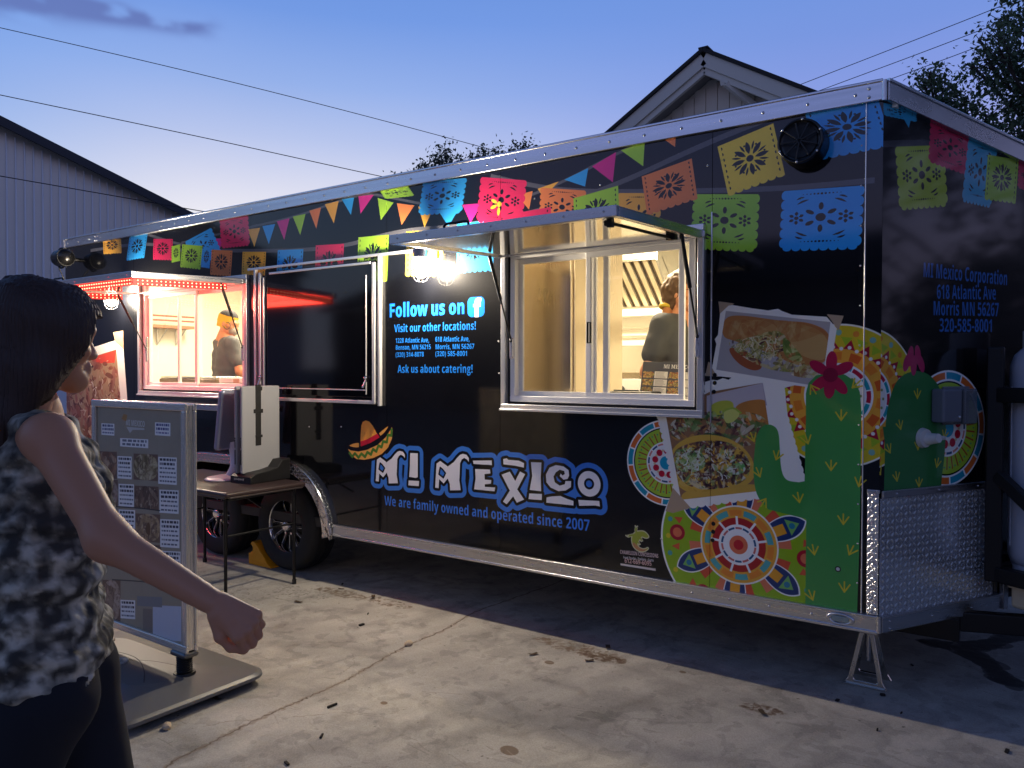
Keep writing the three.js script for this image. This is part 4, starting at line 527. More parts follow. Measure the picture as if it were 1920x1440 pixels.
  // socket box, round inlet on the nose
  { const [bs, by] = onNose(1762, 760), w = onNose(1779, 760)[0] - onNose(1744, 760)[0]; part('socket_box', nose(rbox(w, 0.165, 0.07, bs, by, 0.036, 0.012)), std(C(104, 108, 116), 0.55), trailer); const cv = part('socket_cover', nose(rbox(0.1, 0.175, 0.075, bs + w / 2 + 0.06, by - 0.005, 0.04, 0.012)), phys(C(170, 175, 180), 0.16, 0, { transmission: 0.75, thickness: 0 }), trailer); part('latch', [nose(ball(0.009, bs + w / 2 + 0.135, by + 0.03, 0.01, 8)), nose(ball(0.008, bs + w * 0.3, by - 0.055, 0.074, 8))], M.alu, cv); part('back_plate', nose(rbox(0.2, 0.19, 0.012, bs + w / 2 + 0.04, by - 0.002, 0.008, 0.01)), std(C(112, 114, 118), 0.6), trailer);
    const [ps, py] = onNose(1729, 821); const inl = part('power_inlet', [nose(new THREE.CylinderGeometry(0.044, 0.05, 0.02, 24).rotateX(Math.PI / 2).translate(ps, py, 0.012))], std(C(206, 204, 198), 0.4), trailer); part('inlet_cap', nose(new THREE.CylinderGeometry(0.022, 0.03, 0.06, 18).rotateX(Math.PI / 2 - 0.15).translate(ps + 0.012, py, 0.05)), std(C(214, 212, 206), 0.35), inl); part('inlet_lug', nose(rbox(0.03, 0.02, 0.03, ps + 0.045, py + 0.004, 0.07, 0.008)), std(C(190, 188, 182), 0.4), inl); }
}
// ---- wheels, arch, wheel well
{
  const xs = [-4.357, -5.287], R = 0.362, t = (x, y) => new THREE.Vector2(x, y);
  const tyreG = new THREE.LatheGeometry([t(0.2, -0.1), t(0.215, 0.0), t(0.205, 0.012), t(0.25, 0.02), t(0.31, 0.024), t(0.345, 0.006), t(0.358, -0.03), t(0.362, -0.06), t(0.352, -0.064), t(0.352, -0.075), t(0.362, -0.079), t(0.362, -0.12), t(0.352, -0.124), t(0.352, -0.135), t(0.362, -0.139), t(0.358, -0.2), t(0.34, -0.225), t(0.22, -0.225)], 56).rotateX(Math.PI / 2);
  const rimG = new THREE.LatheGeometry([t(0.216, -0.03), t(0.218, 0.006), t(0.209, 0.01), t(0.203, -0.002), t(0.196, -0.03), t(0.19, -0.075), t(0.186, -0.12)], 56).rotateX(Math.PI / 2);
  const discG = join([new THREE.LatheGeometry([t(0.0, -0.045), t(0.1, -0.05), t(0.12, -0.085), t(0.19, -0.095)], 40).rotateX(Math.PI / 2)]);
  const capG = new THREE.LatheGeometry([t(0, 0.016), t(0.03, 0.015), t(0.036, 0.01), t(0.039, -0.006), t(0.043, -0.05)], 28).rotateX(Math.PI / 2);
  const spokeG = rbox(0.02, 0.115, 0.03, 0, 0.133, -0.058, 0.005), edgeG = rbox(0.004, 0.11, 0.006, 0.011, 0.135, -0.043, 0.0015), nutG = cyl(0.011, 0.012, 0.03, 0, 0, 0, 6).rotateX(Math.PI / 2);
  const mk = (x) => { const w = part('wheel', tyreG, M.rubber, trailer, V(x, R, -0.045)); part('rim', rimG, M.chrome, w); part('wheel_disc', discG, M.blackSteel, w); part('hub_cap', capG, M.chrome, w); for (let i = 0; i < 12; i++) { const s = part('spoke', spokeG, std(C(16, 16, 17), 0.25), w); s.rotation.z = i * Math.PI / 6; const e = part('spoke_edge', edgeG, M.aluBright, w); e.rotation.z = i * Math.PI / 6; } for (let i = 0; i < 6; i++) part('lug_nut', nutG, M.chrome, w, V(0.068 * Math.cos(i * 1.047), 0.068 * Math.sin(i * 1.047), -0.035)); };
  xs.forEach(mk);
  const a = -5.906, b = -3.744, c = 0.905, r = 0.56, th = 0.082;
  const outl = (x0, x1, top, rr, y0) => { const s = [[x0, y0]]; for (let i = 0; i <= 18; i++) { const q = Math.PI - i / 18 * Math.PI / 2; s.push([x0 + rr + rr * Math.cos(q), top - rr + rr * Math.sin(q)]); } for (let i = 0; i <= 18; i++) { const q = Math.PI / 2 - i / 18 * Math.PI / 2; s.push([x1 - rr + rr * Math.cos(q), top - rr + rr * Math.sin(q)]); } s.push([x1, y0]); return s; };
  const ring = poly([...outl(a, b, c, r, 0.372), ...outl(a + th, b - th, c - th, r - th, 0.372).reverse()]);
  const dm = dataTex(256, 256, (x, y) => { const u = (x % 32) / 32 - 0.5, v = (y % 32) / 32 - 0.5, od = (Math.floor(x / 32) + Math.floor(y / 32)) % 2, q = od ? u + v : u - v, w = od ? u - v : u + v; return 20 + 230 * Math.sqrt(Math.max(0, 1 - q * q / 0.5 - w * w / 0.05)); }, false); dm.repeat.set(5, 5);
  part('wheel_arch_trim', extrude(ring, 0.075, 0.004).translate(0, 0, -0.03), std(C(224, 222, 216), 0.24, 1, { bumpMap: dm, bumpScale: 0.004, roughnessMap: smudge }), trailer);
  const dark = std(C(18, 18, 18), 0.85);
  part('wheel_well', [extrude(poly([...outl(a + 0.02, b - 0.02, c - 0.03, r - 0.04, 0.38), ...outl(a + 0.04, b - 0.04, c - 0.05, r - 0.06, 0.38).reverse()]), 0.3).translate(0, 0, -0.35), span(a + 0.02, b - 0.02, 0.3, 0.87, -0.37, -0.35)], dark, trailer);
  part('chassis_rail', [span(-L + 0.1, 0.3, 0.27, 0.38, -0.5, -0.42), span(-L + 0.1, 0.3, 0.27, 0.38, -1.98, -1.9), bar(V(-4.357, 0.362, -0.3), V(-4.357, 0.362, -2.1), 0.04), bar(V(-5.287, 0.362, -0.3), V(-5.287, 0.362, -2.1), 0.04)], M.blackSteel, trailer);
  const tongue = part('tongue', [beam(V(0.2, 0.35, -0.5), V(2.1, 0.35, -1.2), 0.06, 0.1), beam(V(0.2, 0.35, -1.9), V(2.1, 0.35, -1.2), 0.06, 0.1), rbox(0.25, 0.08, 0.1, 2.2, 0.37, -1.2, 0.02), cyl(0.03, 0.03, 0.8, 1.9, 0.5, -1.2)], M.blackSteel, trailer);
}
// ---- window unit with sliding sashes, awning hatch, gas struts
function windowUnit([x0, x1, y0, y1], mids, name) {
  const ring = (a, b, c, d, w, z0, z1, r = 0.004) => [span(a, b, c, c + w, z0, z1, r), span(a, b, d - w, d, z0, z1, r), span(a, a + w, c + w - 0.001, d - w + 0.001, z0 + 0.0015, z1 - 0.0015, r), span(b - w, b, c + w - 0.001, d - w + 0.001, z0 + 0.0015, z1 - 0.0015, r)];
  const win = part(name, ring(x0, x1, y0, y1, 0.034, -0.052, 0.03), M.aluBright, trailer);
  part('drip_lip', span(x0 - 0.004, x1 + 0.004, y0 - 0.008, y0 + 0.006, 0.0, 0.042, 0.003), M.aluBright, win);
  part('gasket', ring(x0 + 0.034, x1 - 0.034, y0 + 0.034, y1 - 0.034, 0.022, -0.045, -0.004), M.gasket, win);
  part('inner_frame', ring(x0 + 0.056, x1 - 0.056, y0 + 0.05, y1 - 0.05, 0.036, -0.075, 0.006), M.whiteMetal, win);
  const iy0 = y0 + 0.082, iy1 = y1 - 0.084;
  for (const [a, b, z] of mids) {
    const s = part('sash', ring(a, b, iy0, iy1, 0.034, z - 0.012, z + 0.012), M.whiteMetal, win);
    part('glass_pane', span(a + 0.03, b - 0.03, iy0 + 0.03, iy1 - 0.03, z - 0.002, z + 0.002, 0.001), M.glass, win);
  }
  return win;
}
const winR = windowUnit(WIN.right, [[-2.1, -1.545, -0.052], [-1.6, -0.985, -0.026]], 'serving_window');
part('sash_stile', span(-1.498, -1.462, 1.46, 2.3, -0.064, -0.04), M.whiteMetal, winR);
part('sash_latch', [span(-1.582, -1.578, 1.78, 1.9, -0.013, 0.006), span(-1.562, -1.558, 1.78, 1.9, -0.013, 0.006), span(-1.582, -1.558, 1.898, 1.902, -0.013, 0.006), span(-1.582, -1.558, 1.778, 1.782, -0.013, 0.006)], M.gasket, winR);
const winL = windowUnit(WIN.left, [[-6.315, -5.52, -0.026], [-5.585, -4.86, -0.052]], 'serving_window');
part('sash_stile', span(-5.86, -5.83, 1.47, 2.3, -0.066, -0.042), M.whiteMetal, winL);
part('sash_latch', [span(-6.298, -6.288, 1.78, 1.92, -0.013, 0.008)], M.chrome, winL);
part('counter_shelf', [span(-6.42, -4.5, 1.305, 1.325, 0.005, 0.13, 0.006), span(-6.42, -4.5, 1.275, 1.325, 0.125, 0.137, 0.004)], M.alu, trailer);
for (const x of [-6.0, -4.85]) part('shelf_brace', bar(V(x, 1.1, 0.01), V(x, 1.3, 0.115), 0.008), M.blackSteel, trailer);
function hatch(x0, x1, yh, zo, yo, o) { // awning hatch, hinged on the wall above the window
  const a = Math.atan2(yh - yo, zo - 0.03), len = Math.hypot(yh - yo, zo - 0.03), h = new THREE.Group(); // local: z along the hatch, y up
  const m = part('window_hatch', [span(x0 + 0.03, x1 - 0.03, 0.004, 0.024, 0.03, len - 0.03, 0.002)], phys(C(14, 14, 17), 0.16, 0), trailer, V(0, yh - 0.005, 0.03)); m.rotation.x = a;
  part('hatch_lining', span(x0 + 0.03, x1 - 0.03, -0.006, 0.003, 0.03, len - 0.03, 0.001), std(C(236, 230, 218), 0.09, 0.9), m);
  part('hatch_frame', [span(x0, x1, -0.018, 0.03, len - 0.034, len, 0.003), span(x0, x1, -0.012, 0.028, 0, 0.034, 0.003), span(x0, x0 + 0.034, -0.0165, 0.0285, 0.033, len - 0.033, 0.003), span(x1 - 0.034, x1, -0.0165, 0.0285, 0.033, len - 0.033, 0.003), ...Array.from({ length: 7 }, (_, i) => ball(0.005, x0 + 0.06 + (x1 - x0 - 0.12) * i / 6, 0.008, len + 0.001, 6))], M.alu, m);
  part('hatch_handle', tube([V(o.hx - 0.08, 0.028, len - 0.12), V(o.hx - 0.075, 0.065, len - 0.12), V(o.hx, 0.07, len - 0.12), V(o.hx + 0.075, 0.065, len - 0.12), V(o.hx + 0.08, 0.028, len - 0.12)], 0.007, 30), M.blackSteel, m);
  part('lock_bar', [bar(V(x1 - 0.075, -0.03, len * 0.9), V(x1 - 0.075, -0.03, len * 0.24), 0.008), span(x1 - 0.085, x1 - 0.06, -0.05, -0.006, len * 0.9, len * 0.93), span(x1 - 0.1, x1 - 0.05, -0.04, -0.006, len * 0.22, len * 0.26), ball(0.014, x1 - 0.09, -0.03, len * 0.92, 8)], M.blackSteel, m);
  for (const s of o.struts) { const A = V(s[0], s[1], s[2]), B = V(s[3], s[4], s[5]), mid = A.clone().lerp(B, 0.5); part('gas_strut', [bar(A, mid, 0.011), bar(mid, B, 0.0055), ball(0.012, A.x, A.y, A.z), ball(0.012, B.x, B.y, B.z)], M.black, trailer); part('strut_bracket', [span(s[3] - 0.012, s[3] + 0.012, s[4] - 0.11, s[4] + 0.02, 0.026, 0.04)], M.alu, trailer); }
  part('hinge_rail', [span(x0 - 0.01, x1 + 0.01, yh - 0.012, yh + 0.022, 0.0, 0.034, 0.004)], M.alu, trailer);
  return m;
}
const hatchR = hatch(-2.187, -0.864, 2.34, 1.03, 2.297, { hx: -1.83, struts: [[-0.885, 2.3, 0.27, -0.889, 1.8, 0.034], [-2.13, 2.3, 0.22, -2.1, 1.8, 0.034]] });
const hatchL = hatch(-6.405, -4.757, 2.34, 0.99, 2.3, { hx: -6.1, struts: [[-6.37, 2.3, 0.23, -6.24, 1.8, 0.034], [-4.79, 2.3, 0.24, -4.8, 1.8, 0.034]] });
part('awning_rail', [span(-4.74, -2.87, 2.425, 2.445, 0.004, 0.03, 0.004), span(-4.46, -3.33, 2.375, 2.393, 0.004, 0.034, 0.004)], M.aluBright, trailer);
// ---- closed hatch between the windows
{
  const h = part('closed_hatch', span(-4.5, -3.3, 1.42, 2.4, 0.003, 0.022, 0.004), phys(C(9, 9, 12), 0.07, 0, { bumpMap: waves, bumpScale: 0.0005 }), trailer);
  part('hatch_frame', [span(-3.315, -3.288, 1.375, 2.385, 0.002, 0.034, 0.004), span(-3.262, -3.24, 1.36, 2.44, 0.002, 0.03, 0.004), span(-4.56, -3.29, 1.372, 1.398, 0.002, 0.03, 0.004), span(-4.6, -4.575, 1.372, 2.4, 0.002, 0.03, 0.004), span(-4.66, -4.635, 1.372, 2.43, 0.002, 0.03, 0.004), span(-4.55, -4.537, 1.45, 2.36, 0.002, 0.026, 0.003)], M.aluBright, h);
  part('frame_bead', [span(-3.385, -3.377, 1.44, 2.3, 0.022, 0.028, 0.002), span(-4.47, -3.38, 1.468, 1.476, 0.022, 0.027, 0.002)], M.aluBright, h);
  for (const x of [-4.57, -3.375]) part('turn_latch', [bar(V(x, 1.55, 0.03), V(x - 0.02, 1.49, 0.045), 0.008), ball(0.016, x, 1.56, 0.035)], M.chrome, h);
}
// ---- marine speakers on the wall near each end
function speaker(cx, cy, r, rot) {
  const s = part('wall_speaker', [new THREE.LatheGeometry([[0, 0.0], [r * 0.96, 0.0], [r * 1.02, 0.004], [r, 0.012], [r * 0.96, 0.07], [r, 0.1], [r * 0.97, 0.115], [r * 0.9, 0.12], [r * 0.86, 0.112], [r * 0.8, 0.1], [0, 0.092]].map(([a, b]) => new THREE.Vector2(a, b)), 40).rotateX(Math.PI / 2)], phys(C(13, 13, 14), 0.28, 0), trailer, V(cx, cy, 0.001));
  part('speaker_cone', new THREE.LatheGeometry([[0.0, 0.114], [0.02, 0.11], [0.03, 0.094], [r * 0.72, 0.106]].map(([a, b]) => new THREE.Vector2(a, b)), 32).rotateX(Math.PI / 2), std(C(22, 22, 24), 0.6), s);
  for (let i = 0; i < 9; i++) { const b = part('grille_bar', rbox(0.008, r * 0.74, 0.006, 0, r * 0.43, 0.12, 0.002), M.black, s); b.rotation.z = rot + i * 0.698; }
  part('screw', Array.from({ length: 6 }, (_, i) => ball(0.006, r * 0.92 * Math.cos(i * 1.047 + 0.4), r * 0.92 * Math.sin(i * 1.047 + 0.4), 0.118, 8)), M.aluBright, s);
}
speaker(-0.35, 2.728, 0.11, 0.2);
{ // the left one is a drum-shaped pod hung on a bracket
  const cx = -7.56, cy = 2.745, z = 0.16, s = part('wall_speaker', [new THREE.CapsuleGeometry(0.085, 0.11, 6, 20).rotateZ(Math.PI / 2).translate(0, 0, 0)], phys(C(14, 14, 15), 0.25, 0), trailer, V(cx, cy, z));
  part('speaker_face', new THREE.CylinderGeometry(0.088, 0.088, 0.03, 24).rotateZ(Math.PI / 2).translate(0.06, 0, 0), M.black, s);
  part('bracket', [new THREE.TorusGeometry(0.1, 0.01, 8, 24).translate(-0.02, 0, 0), bar(V(-0.02, 0, -0.1), V(-0.02, 0, -0.158), 0.02)], M.blackSteel, s);
  part('cable', tube([V(-0.1, -0.06, 0), V(-0.14, -0.2, -0.08), V(-0.13, -0.32, -0.15)], 0.006, 16), M.black, s);
}
// ---- caged jar lamps on the wall
function jarLamp(x, y, power) {
  const z = 0.13, l = part('jar_lamp', [cyl(0.056, 0.05, 0.05, 0, 0.075, 0, 24), cyl(0.03, 0.05, 0.03, 0, 0.115, 0, 24), rbox(0.05, 0.05, 0.13, 0, 0.13, -0.06, 0.01), rbox(0.09, 0.12, 0.02, 0, 0.11, -0.118, 0.006)], M.alu, trailer, V(x, y, z));
  part('lamp_cage', [0, 1, 2, 3].map((i) => { const a = i * Math.PI / 2 + 0.5; return tube([V(0.058 * Math.cos(a), 0.055, 0.058 * Math.sin(a)), V(0.06 * Math.cos(a), -0.04, 0.06 * Math.sin(a)), V(0.04 * Math.cos(a), -0.098, 0.04 * Math.sin(a)), V(0, -0.112, 0)], 0.0028, 16, 5); }).concat([new THREE.TorusGeometry(0.06, 0.0028, 5, 28).rotateX(Math.PI / 2).translate(0, -0.035, 0)]), M.alu, l);
  part('glass_jar', new THREE.CapsuleGeometry(0.044, 0.07, 8, 20).translate(0, -0.01, 0), new THREE.MeshStandardMaterial({ color: 0xffffff, roughness: 0.4, emissive: new THREE.Color(1, 0.86, 0.62), emissiveIntensity: 7 }), l);
  const p = new THREE.PointLight(new THREE.Color(1, 0.85, 0.66), power, 0, 2); p.position.set(x, y - 0.01, z); p.shadow.radius = 2; p.castShadow = true; p.shadow.bias = -0.001; scene.add(p);
}
jarLamp(-2.765, 2.31, 13); jarLamp(-6.68, 2.3, 11);
// ---- red light rope round the rim of the left hatch
{
  const x0 = -6.37, x1 = -4.79, zo = 0.945, dots = [], red = new THREE.MeshStandardMaterial({ color: C(150, 12, 10), roughness: 0.4, emissive: new THREE.Color(1, 0.025, 0.02), emissiveIntensity: 1.5 });
  part('light_rope', [span(x0, x1, -0.07, -0.018, zo - 0.004, zo + 0.004), span(x1 - 0.004, x1 + 0.004, -0.07, -0.018, 0.16, zo - 0.005), span(x0 - 0.004, x0 + 0.004, -0.07, -0.018, 0.16, zo - 0.005)], red, hatchL);
  for (let x = x0 + 0.02; x < x1; x += 0.036) for (const y of [-0.032, -0.057]) for (const z of [-0.006, 0.006]) dots.push(ball(0.0055, x, y, zo + z, 5));
  for (let z = 0.18; z < 0.93; z += 0.036) for (const y of [-0.032, -0.057]) for (const x of [x1 - 0.006, x1 + 0.006, x0 + 0.006]) dots.push(ball(0.0055, x, y, z, 5));
  tag(part('lamp_dots', dots, new THREE.MeshStandardMaterial({ color: 0xffffff, roughness: 0.4, emissive: new THREE.Color(1, 0.34, 0.16), emissiveIntensity: 4.5 }), hatchL), null, null, null, 'stuff');
  const rl = (w, h, x, y, z, ry) => { const r = new THREE.RectAreaLight(new THREE.Color(1, 0.045, 0.03), 48, w, h); r.position.set(x, y, z); r.rotation.y = ry; scene.add(r); };
  rl(1.55, 0.05, -5.58, 2.262, 0.955, 0); rl(0.74, 0.05, x1 - 0.02, 2.272, 0.58, -Math.PI / 2); rl(1.55, 0.05, -5.58, 2.262, 0.99, Math.PI);
}
// ---- gas bottle rack on the tongue
{
  const P = V(0.43, 0, -0.6), n = NN, e = NE, q = (i, j, y) => P.clone().addScaledVector(n, i).addScaledVector(e, j).setY(y), sq = 0.075;
  const bars = [beam(q(0, 0, 0.56), q(0, 0, 1.74), sq, sq, V(1, 0, 0)), beam(q(0.62, 0, 0.56), q(0.62, 0, 1.74), sq, sq, V(1, 0, 0)), beam(q(0, 0.62, 0.56), q(0, 0.62, 1.74), sq, sq, V(1, 0, 0)), beam(q(0.62, 0.62, 0.56), q(0.62, 0.62, 1.74), sq, sq, V(1, 0, 0))];
  for (const y of [0.6, 1.5]) bars.push(beam(q(0, 0, y), q(0.62, 0, y), sq * 0.8, sq), beam(q(0, 0.62, y), q(0.62, 0.62, y), sq * 0.8, sq), beam(q(0, 0, y), q(0, 0.62, y), sq * 0.8, sq), beam(q(0.62, 0, y), q(0.62, 0.62, y), sq * 0.8, sq));
  part('bottle_rack', bars, M.blackSteel, trailer);
  part('rack_brace', [beam(q(0.02, -0.01, 1.1), q(0.6, -0.01, 0.62), 0.05, 0.06), beam(q(0.02, 0.63, 1.1), q(0.6, 0.63, 0.62), 0.05, 0.06)], M.blackSteel, trailer);
  part('rack_floor', beam(q(0.0, 0.31, 0.56), q(0.62, 0.31, 0.56), 0.6, 0.02), M.blackSteel, trailer);
  part('rack_leg', [beam(q(0.05, 0.5, 0.36), q(0.05, 0.5, 0.58), 0.06, 0.06, V(1, 0, 0)), beam(q(0.55, 0.5, 0.36), q(0.55, 0.5, 0.58), 0.06, 0.06, V(1, 0, 0))], M.blackSteel, trailer);
  const c = q(0.12, 0.2, 0.6), t = thing('gas_bottle', 'tall pale grey gas bottle standing in the black rack at the trailer nose', 'gas bottle', c), lathe = (l, n = 32) => new THREE.LatheGeometry(l.map(([a, b]) => new THREE.Vector2(a, b)), n);
  const gm = std(C(190, 192, 200), 0.45, 0, { bumpMap: smudge, bumpScale: 0.002 });
  part('cylinder', lathe([[0, 0.03], [0.1, 0.03], [0.135, 0.05], [0.148, 0.09], [0.15, 0.14], [0.15, 1.0], [0.148, 1.045], [0.13, 1.1], [0.09, 1.14], [0.05, 1.155], [0, 1.16]]), gm, t);
  part('foot_ring', lathe([[0.125, 0], [0.13, 0], [0.13, 0.05], [0.125, 0.05]]), gm, t);
  part('collar', lathe([[0.085, 1.13], [0.095, 1.135], [0.095, 1.22], [0.088, 1.225]]), gm, t);
  part('valve', [cyl(0.02, 0.02, 0.07, 0, 1.12, 0), cyl(0.03, 0.03, 0.02, 0, 1.16, 0)], std(C(150, 120, 60), 0.35, 1), t);
  part('weld_seam', [bar(V(-0.135, 0.14, 0.068), V(-0.135, 0.94, 0.068), 0.004)], gm, t);
  const bx = thing('battery_box', 'cream plastic box on the tongue below the gas bottle', 'box', q(0.2, 0.34, 0.42)); bx.rotation.y = NA - Math.PI / 2 + 1.57;
  part('box_body', rbox(0.5, 0.12, 0.34, 0, 0.06, 0, 0.02), std(C(226, 208, 170), 0.5), bx); part('box_lid', rbox(0.52, 0.03, 0.36, 0, 0.115, 0, 0.01), std(C(230, 212, 176), 0.5), bx);
}
// ================================================================ INSIDE THE TRAILER
{
  const FL = 0.472, ss = M.steel;
  // ceiling lights: glowing tubes with area lights under them
  const lamp = (x, z, w, k, lab) => { const t = thing('ceiling_light', lab, 'ceiling light', V(x, 2.85, z)); part('lamp_housing', rbox(w, 0.04, 0.2, 0, -0.01, 0, 0.008), M.whiteMetal, t); part('diffuser', rbox(w - 0.04, 0.03, 0.16, 0, -0.04, 0, 0.01), new THREE.MeshStandardMaterial({ color: 0xffffff, roughness: 0.5, emissive: new THREE.Color(1, 0.86, 0.6), emissiveIntensity: 3 }), t); const r = new THREE.RectAreaLight(new THREE.Color(1, 0.84, 0.58), k, w - 0.04, 0.16); r.position.set(x, 2.85 - 0.062, z); r.rotation.x = -Math.PI / 2; scene.add(r); };
  lamp(-1.9, -1.0, 1.2, 205, 'glowing strip light on the ceiling inside the right serving window'); lamp(-6.2, -1.1, 1.2, 165, 'glowing strip light on the ceiling inside the left serving window'); lamp(-4.2, -1.1, 1.2, 130, 'glowing strip light on the ceiling behind the closed hatch');
  // stainless refrigerator just inside the right window
  { const t = thing('refrigerator', 'tall brushed steel refrigerator filling the left half of the right serving window', 'refrigerator', V(-2.3, FL, -0.66)); const br = dataTex(256, 256, (x, y) => 110 + 60 * tileNoise(x / 3, y / 64, 4, 2, 4) + 70 * tileNoise(x / 64, y / 40, 4, 3, 8), false); const sm = std(C(206, 192, 172), 0.36, 1, { roughnessMap: br, bumpMap: br, bumpScale: 0.0006 }); part('cabinet', rbox(0.9, 2.05, 0.68, 0, 1.06, 0, 0.012), sm, t); part('door', rbox(0.88, 1.86, 0.03, 0, 1.1, 0.358, 0.01), sm, t); part('door_handle', bar(V(-0.36, 0.9, 0.39), V(-0.36, 1.3, 0.39), 0.012), M.chrome, t); part('foot', [-0.4, 0.4].flatMap((x) => [cyl(0.02, 0.02, 0.06, x, 0.03, 0.28), cyl(0.02, 0.02, 0.06, x, 0.03, -0.28)]), M.black, t); }
  // extractor hood with slanted baffle filters
  { const t = thing('extractor_hood', 'steel extractor hood with slanted ribbed filters above the griddle', 'extractor hood', V(-2.62, 0, -2.0)), w = 1.36, A = V(0, 2.17, -0.2), B = V(0, 2.52, 0.2);
    part('front_panel', span(-w / 2, w / 2, 2.525, 2.855, 0.2, 0.225), M.creamWall, t); part('canopy', span(-w / 2, w / 2, 2.6, 2.85, -0.3, 0.19), ss, t);
    part('end_panel', extrude(poly([[-0.3, 2.08], [-0.12, 2.08], [0.26, 2.5], [0.26, 2.84], [-0.3, 2.84]]), 0.018).rotateY(-Math.PI / 2).translate(w / 2 + 0.022, 0, 0), std(C(190, 186, 176), 0.4, 0.8), t);
    part('drip_tray', span(-w / 2, w / 2, 2.09, 2.15, -0.24, -0.12), M.whiteMetal, t); part('back_panel', span(-w / 2, w / 2, 2.0, 2.6, -0.33, -0.3), M.creamWall, t);
    const n = 17, bar2 = std(C(238, 226, 196), 0.3, 0.7), dk = std(C(112, 100, 84), 0.5, 0.6);
    for (let i = 0; i < n; i++) { const x = -w / 2 + (i + 0.5) * w / n; part('filter_slat', beam(V(x, A.y, A.z), V(x, B.y, B.z), 0.042, 0.016), bar2, t); part('filter_gap', beam(V(x + w / n / 2, A.y + 0.018, A.z - 0.02), V(x + w / n / 2, B.y + 0.018, B.z - 0.02), 0.044, 0.012), dk, t); }
    part('filter_edge', beam(V(-w / 2, A.y - 0.006, A.z + 0.01), V(w / 2, A.y - 0.006, A.z + 0.01), 0.024, 0.02), ss, t); part('filter_edge', beam(V(-w / 2, B.y, B.z + 0.004), V(w / 2, B.y, B.z + 0.004), 0.024, 0.02), ss, t); }
  part('wall_rail', [span(-3.4, 0, 1.98, 2.04, -D + 0.05, -D + 0.09), span(-3.4, 0, 1.9, 1.93, -D + 0.05, -D + 0.07)], ss, trailer);
  // griddle range
  { const t = thing('griddle', 'steel griddle range with a dial, under the extractor hood', 'griddle', V(-2.45, FL, -2.0)); t.scale.y = 1.2; part('cabinet', rbox(1.3, 0.88, 0.6, 0, 0.45, 0, 0.01), ss, t); part('front_panel', rbox(1.28, 0.16, 0.02, 0, 0.82, 0.31, 0.006), M.aluBright, t); part('cooking_plate', rbox(1.32, 0.05, 0.64, 0, 0.92, 0, 0.008), std(C(220, 214, 204), 0.2, 1), t); part('splash_guard', [rbox(1.32, 0.2, 0.02, 0, 1.04, -0.31, 0.006), rbox(0.02, 0.16, 0.6, -0.65, 1.02, 0, 0.006), rbox(0.02, 0.16, 0.6, 0.65, 1.02, 0, 0.006)], ss, t); for (let i = 0; i < 5; i++) part('control_knob', cyl(0.028, 0.03, 0.04, 0, 0, 0, 16).rotateX(Math.PI / 2).translate(-0.5 + i * 0.25, 0.82, 0.34), M.black, t); part('vent_slot', Array.from({ length: 8 }, (_, i) => span(0.1 + i * 0.05, 0.125 + i * 0.05, 0.7, 0.73, 0.3, 0.306)), M.black, t); }
  { const p = onZ(1084, 726, -1.2), t = thing('round_gauge', 'round dial gauge beside the steel refrigerator', 'gauge', p); part('gauge_case', new THREE.TorusGeometry(0.05, 0.012, 8, 28), M.black, t); part('gauge_face', cyl(0.05, 0.05, 0.02, 0, 0, 0, 28).rotateX(Math.PI / 2).translate(0, 0, -0.01), std(C(240, 232, 210), 0.5), t); part('gauge_stem', cyl(0.02, 0.02, 0.6, 0, -0.33, -0.03), ss, t); part('gauge_base', rbox(0.4, 0.04, 0.4, 0.1, p.y * 0 - 0.64, -0.06, 0.01), ss, t); }
  // counters below both windows
  const counter = (name, lab, x0, x1) => { const t = thing(name, lab, 'counter', V(0, FL, 0)); part('counter_top', span(x0, x1, 0.86, 0.9, -0.52, -0.08), ss, t); part('counter_front', span(x0 + 0.01, x1 - 0.01, 0, 0.86, -0.52, -0.495), M.whiteMetal, t); };
  counter('service_counter', 'steel counter just inside the left serving window', -6.6, -4.7); counter('service_counter', 'narrow steel counter just inside the right serving window', -1.85, -0.3);
  const CT = FL + 0.9;
  { // black till and tray, menu board leaning at the right window
    const t = thing('card_printer', 'low black card printer at the lower middle of the right serving window', 'card printer', V(-1.4, CT, -0.28)); part('printer_body', rbox(0.3, 0.12, 0.2, 0, 0.062, 0, 0.015), M.black, t); part('paper_slot', rbox(0.16, 0.008, 0.02, -0.05, 0.125, 0.03, 0.002), M.gasket, t); part('printed_mark', rbox(0.035, 0.01, 0.002, 0.04, 0.06, 0.101, 0.0008), M.whiteMetal, t);
    const a = onZ(1200, 738, -0.3), w = 0.34, mt = thing('menu_board', 'small printed menu leaning inside the right serving window', 'menu', V(-1.225, CT, -0.3));
    const menu = canvasTex(384, 320, (g, W, H) => { g.fillStyle = '#4a4a4a'; g.fillRect(0, 0, W, H); g.fillStyle = '#e8e4dc'; g.font = 'bold 34px serif'; g.textAlign = 'center'; g.fillText('MI MEXICO', W * 0.66, 40); const r = rng(4); for (let j = 0; j < 5; j++) for (let i = 0; i < 4; i++) { const x = 8 + i * 95, y = 62 + j * 51; if (i % 2 === 0) { for (let k = 0; k < 130; k++) { g.fillStyle = ['#b98a3a', '#d8b66a', '#7a5a2c', '#c9a24a', '#8a8a3a', '#a8542c'][(r() * 6) | 0]; g.fillRect(x + r() * 74, y + r() * 38, 4 + 9 * r(), 3 + 6 * r()); } } else { g.fillStyle = '#e6e0d2'; g.fillRect(x - 8, y, 96, 44); g.fillStyle = '#8a8078'; for (let k = 0; k < 5; k++) g.fillRect(x, y + 6 + k * 7.5, 50 + 30 * r(), 2.4); } } });
